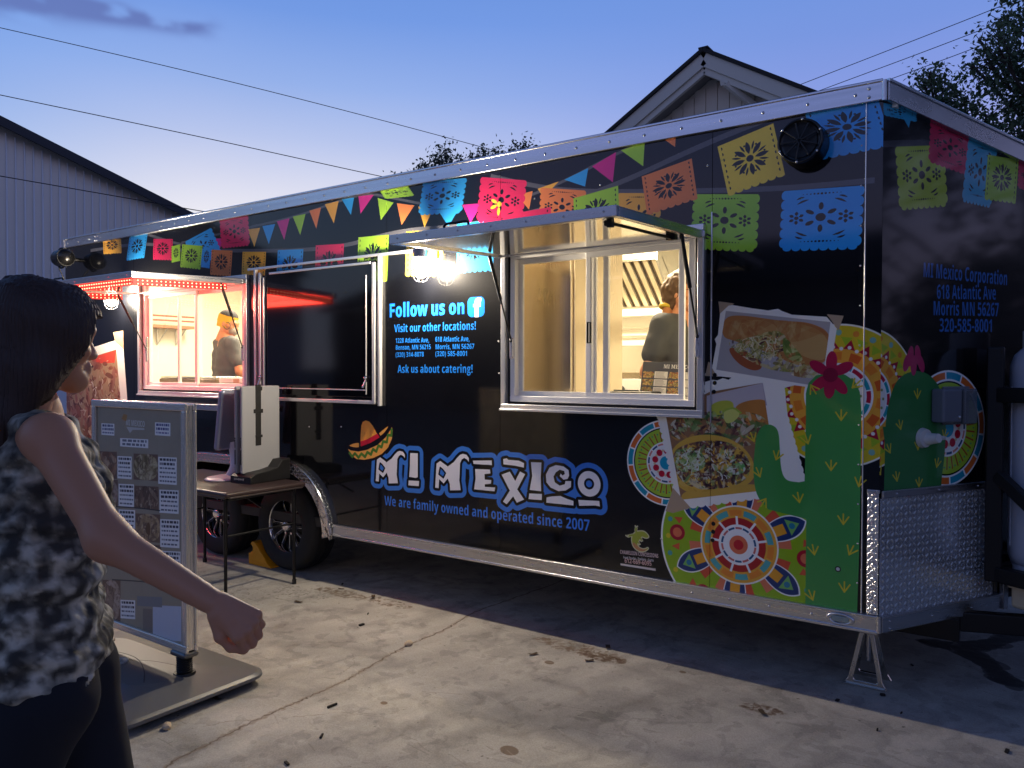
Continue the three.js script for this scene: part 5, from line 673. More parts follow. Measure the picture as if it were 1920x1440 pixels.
    const bd = part('menu_sheet', rbox(w, 0.3, 0.006, 0, 0.15, 0, 0.002), [std(0xffffff, 0.3, 0, { map: menu })][0], mt); { const g = bd.geometry, p = g.attributes.position, uv = g.attributes.uv; for (let i = 0; i < p.count; i++) uv.setXY(i, p.getX(i) / w + 0.5, p.getY(i) / 0.3); } bd.rotation.set(-0.18, 0, -0.03); part('menu_foot', rbox(0.34, 0.02, 0.12, 0.0, 0.01, 0.0, 0.004), M.black, mt);
  }
  { const t = thing('warming_tray', 'row of steel food tubs with pale lids at the left serving window', 'food tray', V(-5.9, CT, -0.3)); part('tray_body', rbox(0.9, 0.16, 0.3, 0, 0.08, 0, 0.01), std(C(120, 100, 78), 0.4, 0.7), t); for (let i = 0; i < 3; i++) part('tray_lid', rbox(0.28, 0.02, 0.28, -0.3 + i * 0.3, 0.172, 0, 0.006), ss, t); }
  { const t = thing('food_box', 'pale lidded food box in front of the worker at the left serving window', 'box', V(-5.1, CT, -0.22)); part('box_body', rbox(0.42, 0.13, 0.2, 0, 0.065, 0, 0.01), std(C(206, 170, 120), 0.6), t); part('box_lid', rbox(0.46, 0.045, 0.23, 0, 0.152, 0, 0.008), std(C(240, 236, 226), 0.5), t); part('label_plate', rbox(0.08, 0.05, 0.004, 0.02, 0.14, 0.117, 0.001), std(C(205, 165, 130), 0.6), t); }
  { const t = thing('wall_shelf', 'small bracketed shelf on the end wall seen in the left serving window', 'shelf', V(0, 0, 0)), p = onX(308, 612, -L + 0.3); t.position.set(-L + 0.06, p.y, p.z); t.rotation.y = Math.PI / 2; part('shelf_board', rbox(0.75, 0.035, 0.24, 0, 0, 0.12, 0.004), std(C(170, 120, 90), 0.5), t); part('shelf_rail', [rbox(0.75, 0.02, 0.02, 0, 0.07, 0.23, 0.004), rbox(0.75, 0.02, 0.02, 0, 0.12, 0.23, 0.004)], std(C(190, 96, 76), 0.5), t); for (const x of [-0.28, 0.05, 0.28]) part('shelf_bracket', [bar(V(x, -0.02, 0.22), V(x, -0.2, 0.01), 0.008), bar(V(x, -0.02, 0.01), V(x, -0.2, 0.01), 0.008)], M.alu, t); }
}
// ================================================================ THINGS IN FRONT OF THE TRAILER
function loft(rings, cap = true) { // rings of equal length, bottom to top
  const n = rings[0].length, pos = []; const T = (a, b, c) => pos.push(a.x, a.y, a.z, b.x, b.y, b.z, c.x, c.y, c.z);
  for (let k = 0; k + 1 < rings.length; k++) for (let i = 0; i < n; i++) { const j = (i + 1) % n, a = rings[k][i], b = rings[k][j], c = rings[k + 1][j], d = rings[k + 1][i]; T(a, d, c); T(a, c, b); }
  if (cap) { const r = rings[rings.length - 1], m = r.reduce((s, p) => s.add(p), V()).multiplyScalar(1 / n); for (let i = 0; i < n; i++) T(r[i], m, r[(i + 1) % n]); }
  const g = new THREE.BufferGeometry(); g.setAttribute('position', new THREE.Float32BufferAttribute(pos, 3)); g.computeVertexNormals(); return g;
}
const rrect = (w, d, r, y, n = 8, cx = 0, cz = 0) => { const o = []; for (const [sx, sz, a0] of [[1, 1, 0], [-1, 1, 1], [-1, -1, 2], [1, -1, 3]]) for (let i = 0; i <= n; i++) { const a = (a0 + i / n) * Math.PI / 2; o.push(V(cx + sx * (w / 2 - r) + r * Math.cos(a), y, cz + sz * (d / 2 - r) + r * Math.sin(a))); } return o; };
// ---- poster stand with the menu
{
  const zs = 1.79, tl = onZ(168, 752, zs), tr = onZ(348, 757, zs), br = onZ(359, 1228, zs), x0 = (tl.x + onZ(190, 1165, zs).x) / 2 - 0.004, x1 = (tr.x + br.x) / 2, y1 = 1.452, y0 = 0.222, W = x1 - x0, H = y1 - y0, cx = (x0 + x1) / 2;
  const t = thing('poster_stand', 'silver framed menu poster stand on a grey plastic base beside the walking woman', 'poster stand', V(cx, 0, zs));
  const b = 0.038, fr = (z0, z1) => [span(-W / 2, W / 2, y1 - b, y1, z0, z1, 0.006), span(-W / 2, W / 2, y0, y0 + b, z0, z1, 0.006), span(-W / 2, -W / 2 + b, y0 + b - 0.001, y1 - b + 0.001, z0 + 0.001, z1 - 0.001, 0.006), span(W / 2 - b, W / 2, y0 + b - 0.001, y1 - b + 0.001, z0 + 0.001, z1 - 0.001, 0.006)];
  const fm = std(C(228, 220, 204), 0.4, 0.6, { roughnessMap: smudge });
  part('frame', [...fr(0, 0.018), ...fr(-0.05, -0.032), span(-W / 2 + 0.008, W / 2 - 0.008, y0 + 0.008, y1 - 0.008, -0.033, 0.001)], fm, t);
  const P = (u, v) => { const p = onZ(u, v, zs); return [p.x, p.y]; };
  const tex = wallTexture(x0, x1, y0, y1, 860, (g) => {
    const o = pen(g, P), r = rng(3); g.fillStyle = '#a69a80'; g.fillRect(x0, y0, W, H);
    for (let i = 0; i < 260; i++) { g.globalAlpha = 0.05; o.disc(x0 + W * r(), y0 + H * r(), 0.02 + 0.09 * r(), r() < 0.5 ? '#b5a98e' : '#948971', 0.02 + 0.06 * r(), r() * 3); } g.globalAlpha = 1;
    const q = (a, bb, c, d) => [[150 + a / 2.77, 740 + bb / 2.77], [150 + c / 2.77, 740 + bb / 2.77 + (c - a) / 2.77 * 0.045], [150 + c / 2.77, 740 + d / 2.77 + (c - a) / 2.77 * 0.07], [150 + a / 2.77, 740 + d / 2.77]];
    const slip = (a, bb, c, d, n, c2 = '#2c2c30') => { const k = q(a, bb, c, d); o.poly(k, '#fdf9ee'); for (let i = 0; i < n; i++) { const s = (i + 0.6) / (n + 0.3), l = [k[0][0] * (1 - s) + k[3][0] * s, k[0][1] * (1 - s) + k[3][1] * s], e = [k[1][0] * (1 - s) + k[2][0] * s, k[1][1] * (1 - s) + k[2][1] * s]; let f = 0.08; while (f < 0.9) { const w = 0.05 + 0.12 * r(); g.globalAlpha = i < 2 ? 0.95 : 0.7; o.line([[l[0] + (e[0] - l[0]) * f, l[1] + (e[1] - l[1]) * f], [l[0] + (e[0] - l[0]) * Math.min(0.94, f + w), l[1] + (e[1] - l[1]) * Math.min(0.94, f + w)]], i < 2 ? 0.012 : 0.008, c2); f += w + 0.04; } } g.globalAlpha = 1; };
    const food = (a, bb, c, d, cols, n) => { const k = q(a, bb, c, d); o.poly(k, '#7a5d48'); o.bits(r, [k[0], k[1], k[2], k[3]], n * 2, cols, 0.006, 0.03); };
    o.text('MI MEXICO', [237, 797], [273, 800.5], 0.03, '#d8d4c4'); o.poly([[238, 800], [272, 803], [272, 806], [250, 806], [245, 812]], '#cfcbbd'); o.poly([[229, 785], [233, 776], [240, 778], [238, 790]], '#b98a4a');
    slip(115, 148, 182, 208, 3, '#4a4a6a'); slip(393, 143, 473, 210, 3, '#4a4a7a'); slip(212, 225, 358, 268, 2, '#77777a');
    food(85, 292, 195, 430, ['#9a6a4a', '#b58a64', '#c9ab86', '#7d4e34'], 70); food(100, 438, 200, 575, ['#a88f78', '#c4b09a', '#8c705c'], 90); food(282, 305, 408, 440, ['#b7a37a', '#8f7a4c', '#d6c79a', '#6d5a34', '#c5b184'], 130); food(286, 472, 412, 590, ['#7a5d48', '#a58a6c', '#50382a', '#c6b394', '#8b6a50'], 130); food(292, 616, 420, 760, ['#c9ab80', '#d8bf96', '#b08f60', '#c2a273'], 60); o.blob([[272, 995], [280, 975], [284, 990], [282, 1008]], '#6b4b2c'); food(296, 775, 425, 870, ['#b89c84', '#a58a74', '#d0bba2'], 60); food(100, 600, 205, 800, ['#b09c8c', '#c6b3a2', '#937b6a'], 80); food(120, 960, 214, 1170, ['#b99a80', '#a3866c', '#8c7058', '#c8b098'], 90);
    slip(198, 318, 272, 434, 5); slip(204, 462, 284, 578, 5); slip(204, 595, 290, 690, 4); slip(410, 322, 506, 462, 6, '#2b2b33'); slip(416, 492, 516, 612, 5, '#2b2b33'); slip(420, 645, 520, 790, 6, '#2b2b33'); slip(428, 810, 526, 900, 4, '#2b2b33'); slip(214, 1064, 290, 1160, 4);
    o.poly(q(382, 1092, 530, 1270), '#d4d6da'); o.poly(q(300, 1045, 430, 1095), '#8a8c88'); o.poly(q(330, 1110, 380, 1230), '#8b8172');
    for (let i = 0; i < 3; i++) { const y = [580, 770, 960][i]; o.line([[150 + 170 / 2.77, 740 + y / 2.77], [150 + 300 / 2.77, 740 + (y + 6) / 2.77], [150 + 420 / 2.77, 740 + (y + 22) / 2.77]], 0.006, '#3b3733'); }
  });
  const sheet = new THREE.PlaneGeometry(W - 2 * b + 0.01, H - 2 * b + 0.01).translate(0, (y0 + y1) / 2, 0.0035), uv = sheet.attributes.uv, sp = sheet.attributes.position; for (let i = 0; i < uv.count; i++) uv.setXY(i, (sp.getX(i) + W / 2) / W, (sp.getY(i) - y0) / H);
  part('menu_poster', extrude(poly([[-W / 2 + b, y0 + b], [W / 2 - b, y0 + b], [W / 2 - b, y1 - b], [-W / 2 + b, y1 - b]]), 0.002).translate(0, 0, 0.0015), (() => { const m = phys(0xffffff, 0.4, 0, { map: tex }); return m; })(), t);
  { const g = t.children[t.children.length - 1].geometry, p = g.attributes.position, u = g.attributes.uv; for (let i = 0; i < p.count; i++) u.setXY(i, (p.getX(i) + W / 2) / W, (p.getY(i) - y0) / H); }
  for (const s of [-1, 1]) { const px = s * (W / 2 - 0.065); part('post', [cyl(0.034, 0.034, 0.1, px, 0.155, -0.015, 24), cyl(0.05, 0.056, 0.014, px, 0.108, -0.015, 24), ...Array.from({ length: 7 }, (_, i) => new THREE.TorusGeometry(0.035, 0.004, 6, 24).rotateX(Math.PI / 2).translate(px, 0.122 + i * 0.011, -0.015))], M.blackSteel, t); part('frame_shoe', rbox(0.13, 0.03, 0.085, px, 0.21, -0.015, 0.014), std(C(120, 120, 118), 0.35, 0.9), t); }
  const gp = std(C(92, 92, 92), 0.42, 0, { bumpMap: smudge, bumpScale: 0.001 }), ox = 0.0, oz = 0.06, R = (w, d, r, y) => rrect(w, d, r, y, 8, ox, oz);
  part('base', loft([R(1.02, 0.6, 0.1, 0.02), R(1.2, 0.78, 0.1, 0.034), R(1.24, 0.82, 0.1, 0.046), R(1.235, 0.815, 0.1, 0.06), R(1.2, 0.78, 0.1, 0.07), R(0.86, 0.4, 0.1, 0.104), R(0.8, 0.34, 0.1, 0.11), R(0.5, 0.2, 0.08, 0.11)]), gp, t);
  part('base_groove', [tube([V(-0.36, 0.1085, 0.12), V(-0.2, 0.1085, 0.04), V(0.0, 0.1085, 0.02), V(0.2, 0.1085, 0.09), V(0.34, 0.1085, 0.17)], 0.003, 30, 6), tube([V(-0.1, 0.1085, 0.12), V(0.1, 0.1085, 0.0), V(0.3, 0.1085, -0.05)], 0.0025, 20, 6)], std(C(60, 60, 60), 0.7), t);
  part('filler_cap', [new THREE.TorusGeometry(0.042, 0.006, 8, 28).rotateX(Math.PI / 2).translate(-0.02, 0.112, 0.1), cyl(0.04, 0.04, 0.008, -0.02, 0.11, 0.1, 24), rbox(0.05, 0.012, 0.014, -0.02, 0.117, 0.1, 0.004)], std(C(170, 168, 160), 0.5), t);
  for (const [x, z] of [[-0.5, -0.2], [0.5, -0.2], [-0.5, 0.34], [0.5, 0.34], [0.2, 0.36]]) part('base_foot', cyl(0.03, 0.03, 0.024, x, 0.012, z, 14), std(C(150, 140, 120), 0.7), t);
}
// ---- folding table with the till on it
{
  const ty = 0.775, x1 = -3.94, x0 = -5.25, z0 = 0.1, z1 = 0.79, t = thing('folding_table', 'dark brown folding table in front of the trailer wheels', 'table', V((x0 + x1) / 2, 0, (z0 + z1) / 2)), w = x1 - x0, d = z1 - z0;
  part('table_top', new RoundedBoxGeometry(w, 0.042, d, 4, 0.02).translate(0, ty - 0.021, 0), std(C(50, 38, 37), 0.4, 0, { bumpMap: smudge, bumpScale: 0.0006 }), t);
  part('edge_band', [bar(V(-w / 2 + 0.03, ty - 0.04, d / 2 - 0.012), V(w / 2 - 0.03, ty - 0.04, d / 2 - 0.012), 0.009), bar(V(w / 2 - 0.012, ty - 0.04, -d / 2 + 0.03), V(w / 2 - 0.012, ty - 0.04, d / 2 - 0.03), 0.009)], std(C(58, 50, 50), 0.5), t);
  const lx = [w / 2 - 0.07, -w / 2 + 0.1], lz = [d / 2 - 0.04, -d / 2 + 0.06];
  for (const x of lx) for (const z of lz) { const l = part('leg', [bar(V(x, 0.02, z), V(x, 0.36, z), 0.0115), bar(V(x, 0.33, z), V(x, ty - 0.04, z), 0.0145)], M.blackSteel, t); part('foot_cap', cyl(0.016, 0.017, 0.035, x, 0.0175, z, 14), M.black, l); }
  for (const x of lx) part('leg_brace', [bar(V(x, ty - 0.06, lz[0]), V(x, ty - 0.06, lz[1]), 0.011), bar(V(x, 0.46, lz[0]), V(x, 0.46, lz[1]), 0.008), bar(V(x, 0.62, 0), V(x - Math.sign(x) * 0.34, ty - 0.045, 0), 0.008)], M.blackSteel, t);
  const F = V(-4.36, ty, 0.46), th = 0.06;
  const u = thing('upright_charger', 'two white upright slabs in a black dock on the right end of the folding table', 'charging dock', F, th);
  const wt = std(C(146, 147, 149), 0.42), W = 0.214, Dp = 0.38;
  part('dock', [extrude(poly([[0, 0], [0, 0.05], [0.05, 0.075], [0.17, 0.085], [0.25, 0.1], [0.3, 0.155], [Dp, 0.16], [Dp, 0]]), W, 0.006).rotateY(Math.PI / 2)], M.black, u);
  part('dock_mark', Array.from({ length: 7 }, (_, i) => rbox(0.01, 0.016 - 0.004 * (i % 3), 0.002, 0.05 + i * 0.016, 0.03, 0.007, 0.0008)), std(C(150, 150, 150), 0.5), u);
  for (const [x, k] of [[0.035, 0.028], [0.1, 0.03]]) { const s = part('slab', rbox(k, 0.655, 0.36, x, 0.065 + 0.3275, -0.192, 0.012, 3), wt, u); part('slot', [rbox(0.01, 0.11, 0.004, x, 0.19, -0.011, 0.002), rbox(0.006, 0.06, 0.004, x, 0.29, -0.0105, 0.002), rbox(0.008, 0.012, 0.004, x, 0.33, -0.0105, 0.002)], M.black, s); }
  part('strap', [rbox(0.006, 0.46, 0.05, 0.117, 0.5, -0.16, 0.002), rbox(0.01, 0.03, 0.085, 0.118, 0.53, -0.16, 0.003), rbox(0.01, 0.03, 0.06, 0.118, 0.7, -0.165, 0.003), rbox(0.009, 0.02, 0.065, 0.118, 0.34, -0.165, 0.003)], M.gasket, u);
  const s = thing('till_screen', 'grey tilted till screen on a pale foot beside the white slabs', 'till', V(-4.5, ty, 0.42), th);
  const body = part('screen_body', new RoundedBoxGeometry(0.055, 0.47, 0.3, 4, 0.022), std(C(168, 174, 190), 0.22, 0.6), s, V(-0.01, 0.46, -0.1)); body.rotation.z = -0.14;
  const sc = part('screen', rbox(0.004, 0.41, 0.25, -0.0285, 0, 0, 0.001), phys(C(10, 10, 12), 0.08, 0), body); part('screw', [ball(0.007, 0.0, -0.236, 0.1, 8), ball(0.007, 0.0, -0.236, -0.1, 8)], M.black, body);
  part('neck', tube([V(0.0, 0.02, -0.06), V(0.03, 0.1, -0.08), V(0.0, 0.2, -0.1), V(-0.02, 0.28, -0.1)], 0.04, 20, 12), std(C(196, 190, 200), 0.35), s);
  part('foot', new THREE.LatheGeometry([[0, 0], [0.13, 0], [0.14, 0.008], [0.12, 0.022], [0.05, 0.035], [0, 0.04]].map(([a, b]) => new THREE.Vector2(a, b)), 32), std(C(196, 188, 194), 0.35), s, V(-0.03, 0, -0.02));
}
// ---- stabiliser stand under the front corner
{
  const t = thing('support_stand', 'aluminium A shaped support stand under the front corner of the trailer', 'support stand', V(-0.105, 0, -0.36)), am = std(C(196, 192, 184), 0.4, 1, { roughnessMap: smudge }), h = 0.3;
  const pl = () => { const s = poly([[-0.1, 0], [0.1, 0], [0.082, 0.03], [0.028, h], [-0.028, h], [-0.082, 0.03]]); s.holes.push(new THREE.Path([[-0.058, 0.03], [-0.052, 0.022], [0.052, 0.022], [0.058, 0.03], [0.016, h - 0.05], [0.008, h - 0.035], [-0.008, h - 0.035], [-0.016, h - 0.05]].map(([x, y]) => new THREE.Vector2(x, y)))); return extrude(s, 0.012, 0.002); };
  for (const [z, a] of [[0.07, -0.13], [-0.08, 0.13]]) { const m = part('leg_plate', pl().translate(0, 0, -0.006), am, t, V(0, 0, z)); m.rotation.x = a; }
  part('flange', rbox(0.2, 0.008, 0.03, 0, 0.005, 0.083, 0.002), am, t); part('stand_head', [rbox(0.075, 0.05, 0.1, 0, h - 0.015, -0.005, 0.006)], am, t); part('screw_post', [cyl(0.012, 0.012, 0.26, 0, 0.24, -0.005), cyl(0.035, 0.035, 0.012, 0, 0.364, -0.005)], M.alu, t);
}
// ---- yellow wheel chock
{
  const t = thing('wheel_chock', 'yellow plastic wheel chock wedged behind the front tyre', 'wheel chock', V(-4.6, 0, -0.02)), ym = std(C(224, 152, 14), 0.5);
  part('wedge', extrude(poly([[-0.2, 0], [0.09, 0], [0.045, 0.03], [-0.03, 0.105], [-0.12, 0.185], [-0.16, 0.19], [-0.175, 0.165], [-0.145, 0.15], [-0.15, 0.12], [-0.17, 0.1], [-0.2, 0.09]]), 0.13, 0.006).translate(0, 0.002, -0.13), ym, t);
  part('rib', [beam(V(-0.15, 0.03, 0.006), V(0.02, 0.03, 0.006), 0.01, 0.012), beam(V(-0.1, 0.03, 0.006), V(-0.1, 0.14, 0.006), 0.012, 0.01), beam(V(-0.03, 0.03, 0.006), V(-0.03, 0.085, 0.006), 0.012, 0.01)], ym, t);
}
// ---- chips, leaves and pebbles lying on the concrete
{
  const r = rng(41), chip = rbox(0.045, 0.008, 0.016, 0, 0.005, 0, 0.003), leaf = (() => { const g = new THREE.PlaneGeometry(0.05, 0.022, 4, 2).rotateX(-Math.PI / 2), p = g.attributes.position; for (let i = 0; i < p.count; i++) p.setY(i, 0.004 + 0.18 * Math.abs(p.getX(i)) + 4 * p.getZ(i) ** 2); g.computeVertexNormals(); return g; })();
  const cm = std(C(30, 26, 22), 0.85), lm = std(C(74, 58, 40), 0.9, 0, { side: THREE.DoubleSide });
  let proto = null;
  for (const [u, v, s = 1] of [[678, 1173], [623, 1325, 1.2], [603, 1382, 0.8], [538, 1433, 1.1], [690, 1152, 0.5], [1645, 1370, 0.7], [1570, 1314, 0.9], [1655, 1305, 1.2], [1888, 1410, 0.9], [1690, 1338, 0.5], [642, 1096, 0.7], [1710, 1248, 0.9]]) {
    const o = proto ? proto.clone() : new THREE.Mesh(r() < 1 ? chip : leaf, cm); o.name = numbered('dark_chip'); o.castShadow = o.receiveShadow = true; o.position.copy(onY(u, v, 0)); o.rotation.y = r() * 3; o.scale.set(s * (0.4 + 0.7 * r()), 0.8 + r(), s * (0.5 + 0.8 * r())); scene.add(o); proto ??= o;
    tag(o, 'small dark chip of litter lying on the pale concrete', 'litter', 'dark chips scattered on the concrete');
  }
  proto = null;
  for (const [u, v] of [[408, 1312], [1000, 1228], [1105, 1240], [1140, 1215], [700, 1120], [640, 1105], [560, 1130], [1430, 1338]]) { const o = proto ? proto.clone() : new THREE.Mesh(leaf, lm); o.name = numbered('dry_leaf'); o.castShadow = o.receiveShadow = true; o.position.copy(onY(u, v, 0)); o.rotation.y = r() * 6; o.scale.setScalar(0.8 + 0.5 * r()); scene.add(o); proto ??= o; tag(o, 'curled brown dry leaf lying on the concrete', 'leaf', 'dry leaves on the concrete'); }
  const pb = new THREE.IcosahedronGeometry(0.022, 1), pp = pb.attributes.position; for (let i = 0; i < pp.count; i++) { const k = 0.8 + 0.4 * noise3(pp.getX(i) * 60, pp.getY(i) * 60, pp.getZ(i) * 60); pp.setXYZ(i, pp.getX(i) * k * 1.3, pp.getY(i) * k * 0.8, pp.getZ(i) * k); } pb.computeVertexNormals();
  proto = null; const pm = std(C(196, 176, 146), 0.8);
  for (const [u, v, lab] of [[313, 1366, 'pale pebble below the front edge of the poster stand base'], [766, 1210, 'pale pebble lodged in the long crack of the concrete']]) { const o = proto ? proto.clone() : new THREE.Mesh(pb, pm); o.name = numbered('pebble'); o.castShadow = o.receiveShadow = true; const p = onY(u, v, 0); o.position.set(p.x, 0.012, p.z); o.rotation.y = r() * 6; scene.add(o); proto ??= o; tag(o, lab, 'pebble', 'pebbles on the concrete'); }
}
// ================================================================ PEOPLE
// surface nets over a signed distance field
function fieldMesh(f, lo, hi, cell, colorOf) {
  const nx = Math.ceil((hi.x - lo.x) / cell) + 1, ny = Math.ceil((hi.y - lo.y) / cell) + 1, nz = Math.ceil((hi.z - lo.z) / cell) + 1, D = new Float32Array(nx * ny * nz), id = (i, j, k) => (k * ny + j) * nx + i;
  for (let k = 0; k < nz; k++) for (let j = 0; j < ny; j++) for (let i = 0; i < nx; i++) D[id(i, j, k)] = f(lo.x + i * cell, lo.y + j * cell, lo.z + k * cell);
  const vid = new Int32Array(nx * ny * nz).fill(-1), pos = [], E = [[0, 1], [2, 3], [4, 5], [6, 7], [0, 2], [1, 3], [4, 6], [5, 7], [0, 4], [1, 5], [2, 6], [3, 7]];
  for (let k = 0; k < nz - 1; k++) for (let j = 0; j < ny - 1; j++) for (let i = 0; i < nx - 1; i++) {
    const c = []; let m = 0; for (let q = 0; q < 8; q++) { const d = D[id(i + (q & 1), j + ((q >> 1) & 1), k + (q >> 2))]; c.push(d); if (d < 0) m++; } if (m === 0 || m === 8) continue;
    let x = 0, y = 0, z = 0, n = 0; for (const [a, b] of E) if ((c[a] < 0) !== (c[b] < 0)) { const t = c[a] / (c[a] - c[b]); x += (a & 1) + t * ((b & 1) - (a & 1)); y += ((a >> 1) & 1) + t * (((b >> 1) & 1) - ((a >> 1) & 1)); z += (a >> 2) + t * ((b >> 2) - (a >> 2)); n++; }
    vid[id(i, j, k)] = pos.length / 3; pos.push(lo.x + (i + x / n) * cell, lo.y + (j + y / n) * cell, lo.z + (k + z / n) * cell);
  }
  const ix = []; const quad = (a, b, c, d, flip) => { if (a < 0 || b < 0 || c < 0 || d < 0) return; flip ? ix.push(a, c, b, a, d, c) : ix.push(a, b, c, a, c, d); };
  for (let k = 1; k < nz - 1; k++) for (let j = 1; j < ny - 1; j++) for (let i = 1; i < nx - 1; i++) {
    const s = D[id(i, j, k)] < 0;
    if (s !== D[id(i + 1, j, k)] < 0) quad(vid[id(i, j - 1, k - 1)], vid[id(i, j, k - 1)], vid[id(i, j, k)], vid[id(i, j - 1, k)], !s);
    if (s !== D[id(i, j + 1, k)] < 0) quad(vid[id(i - 1, j, k - 1)], vid[id(i - 1, j, k)], vid[id(i, j, k)], vid[id(i, j, k - 1)], !s);
    if (s !== D[id(i, j, k + 1)] < 0) quad(vid[id(i - 1, j - 1, k)], vid[id(i, j - 1, k)], vid[id(i, j, k)], vid[id(i - 1, j, k)], !s);
  }
  const n = pos.length / 3, nor = new Float32Array(pos.length), e = cell * 0.6;
  for (let q = 0; q < n; q++) { const x = pos[q * 3], y = pos[q * 3 + 1], z = pos[q * 3 + 2]; let a = f(x + e, y, z) - f(x - e, y, z), b = f(x, y + e, z) - f(x, y - e, z), c = f(x, y, z + e) - f(x, y, z - e); const l = Math.hypot(a, b, c) || 1; nor[q * 3] = a / l; nor[q * 3 + 1] = b / l; nor[q * 3 + 2] = c / l; }
  const g = new THREE.BufferGeometry(); g.setAttribute('position', new THREE.Float32BufferAttribute(pos, 3)); g.setAttribute('normal', new THREE.BufferAttribute(nor, 3)); g.setIndex(ix);
  if (colorOf) { const col = []; for (let q = 0; q < n; q++) col.push(...colorOf(pos[q * 3], pos[q * 3 + 1], pos[q * 3 + 2])); g.setAttribute('color', new THREE.Float32BufferAttribute(col, 3)); }
  return g;
}
const smin = (a, b, k) => { const h = Math.max(0, k - Math.abs(a - b)) / k; return Math.min(a, b) - h * h * k * 0.25; };
function bones(list, k = 0.03) { // [a, b, ra, rb]
  const B = list.map(([a, b, ra, rb]) => { const d = V().subVectors(b, a); return [a.x, a.y, a.z, d.x, d.y, d.z, 1 / Math.max(1e-9, d.lengthSq()), ra, rb - ra]; });
  return (x, y, z) => { let r = 1e9; for (const q of B) { const px = x - q[0], py = y - q[1], pz = z - q[2]; let t = (px * q[3] + py * q[4] + pz * q[5]) * q[6]; t = t < 0 ? 0 : t > 1 ? 1 : t; const dx = px - t * q[3], dy = py - t * q[4], dz = pz - t * q[5], d = Math.sqrt(dx * dx + dy * dy + dz * dz) - q[7] - t * q[8]; r = r > 1e8 ? d : smin(r, d, k); } return r; };
}
const bounds = (pts, m) => { const b = new THREE.Box3().setFromPoints(pts); return [b.min.subScalar(m), b.max.addScalar(m)]; };
// head in its own axes: x forward, y up, z to its right
function headField() {
  const v = V, ell = (c, r) => (x, y, z) => { const a = (x - c[0]) / r[0], b = (y - c[1]) / r[1], d = (z - c[2]) / r[2], l = Math.sqrt(a * a + b * b + d * d); return (l - 1) * Math.min(...r); };
  const skull = ell([-0.015, 0.03, 0], [0.098, 0.092, 0.077]), jaw = bones([[v(0.03, 0, 0), v(0.048, -0.078, 0), 0.06, 0.036], [v(0.0, -0.055, 0.045), v(0.062, -0.095, 0.012), 0.022, 0.018], [v(0.0, -0.055, -0.045), v(0.062, -0.095, -0.012), 0.022, 0.018], [v(0.07, -0.1, 0), v(0.072, -0.1, 0), 0.016, 0.016], [v(-0.02, -0.05, 0), v(-0.04, -0.18, 0), 0.05, 0.052]], 0.03);
  const face = bones([[v(0.088, 0.008, 0), v(0.107, -0.034, 0), 0.007, 0.011], [v(0.096, -0.036, 0.01), v(0.096, -0.036, -0.01), 0.008, 0.008], [v(0.08, 0.022, -0.034), v(0.08, 0.022, 0.034), 0.013, 0.013], [v(0.087, -0.06, -0.016), v(0.087, -0.06, 0.016), 0.0075, 0.0075], [v(0.086, -0.071, -0.013), v(0.086, -0.071, 0.013), 0.008, 0.008], [v(0.06, -0.03, 0.042), v(0.03, -0.02, 0.06), 0.018, 0.016], [v(0.06, -0.03, -0.042), v(0.03, -0.02, -0.06), 0.018, 0.016]], 0.014);
  const ears = [ell([-0.012, -0.008, 0.079], [0.02, 0.032, 0.011]), ell([-0.012, -0.008, -0.079], [0.02, 0.032, 0.011])], eyes = bones([[v(0.073, 0.002, 0.031), v(0.073, 0.002, 0.0311), 0.0145, 0.0145], [v(0.073, 0.002, -0.031), v(0.073, 0.002, -0.0311), 0.0145, 0.0145]], 0.001);
  return (x, y, z) => { let d = smin(skull(x, y, z), jaw(x, y, z), 0.03); d = smin(d, face(x, y, z), 0.016); for (const e of ears) d = smin(d, e(x, y, z), 0.01); return smin(d, eyes(x, y, z), 0.006); };
}
const HEADF = headField();
function headMatrix(c, F, tilt = 0) { const f = F.clone().normalize(), r = V().crossVectors(f, V(0, 1, 0)).normalize(), m = new THREE.Matrix4().makeBasis(f, V().crossVectors(r, f), r); m.multiply(new THREE.Matrix4().makeRotationZ(tilt)); return m.setPosition(c); }
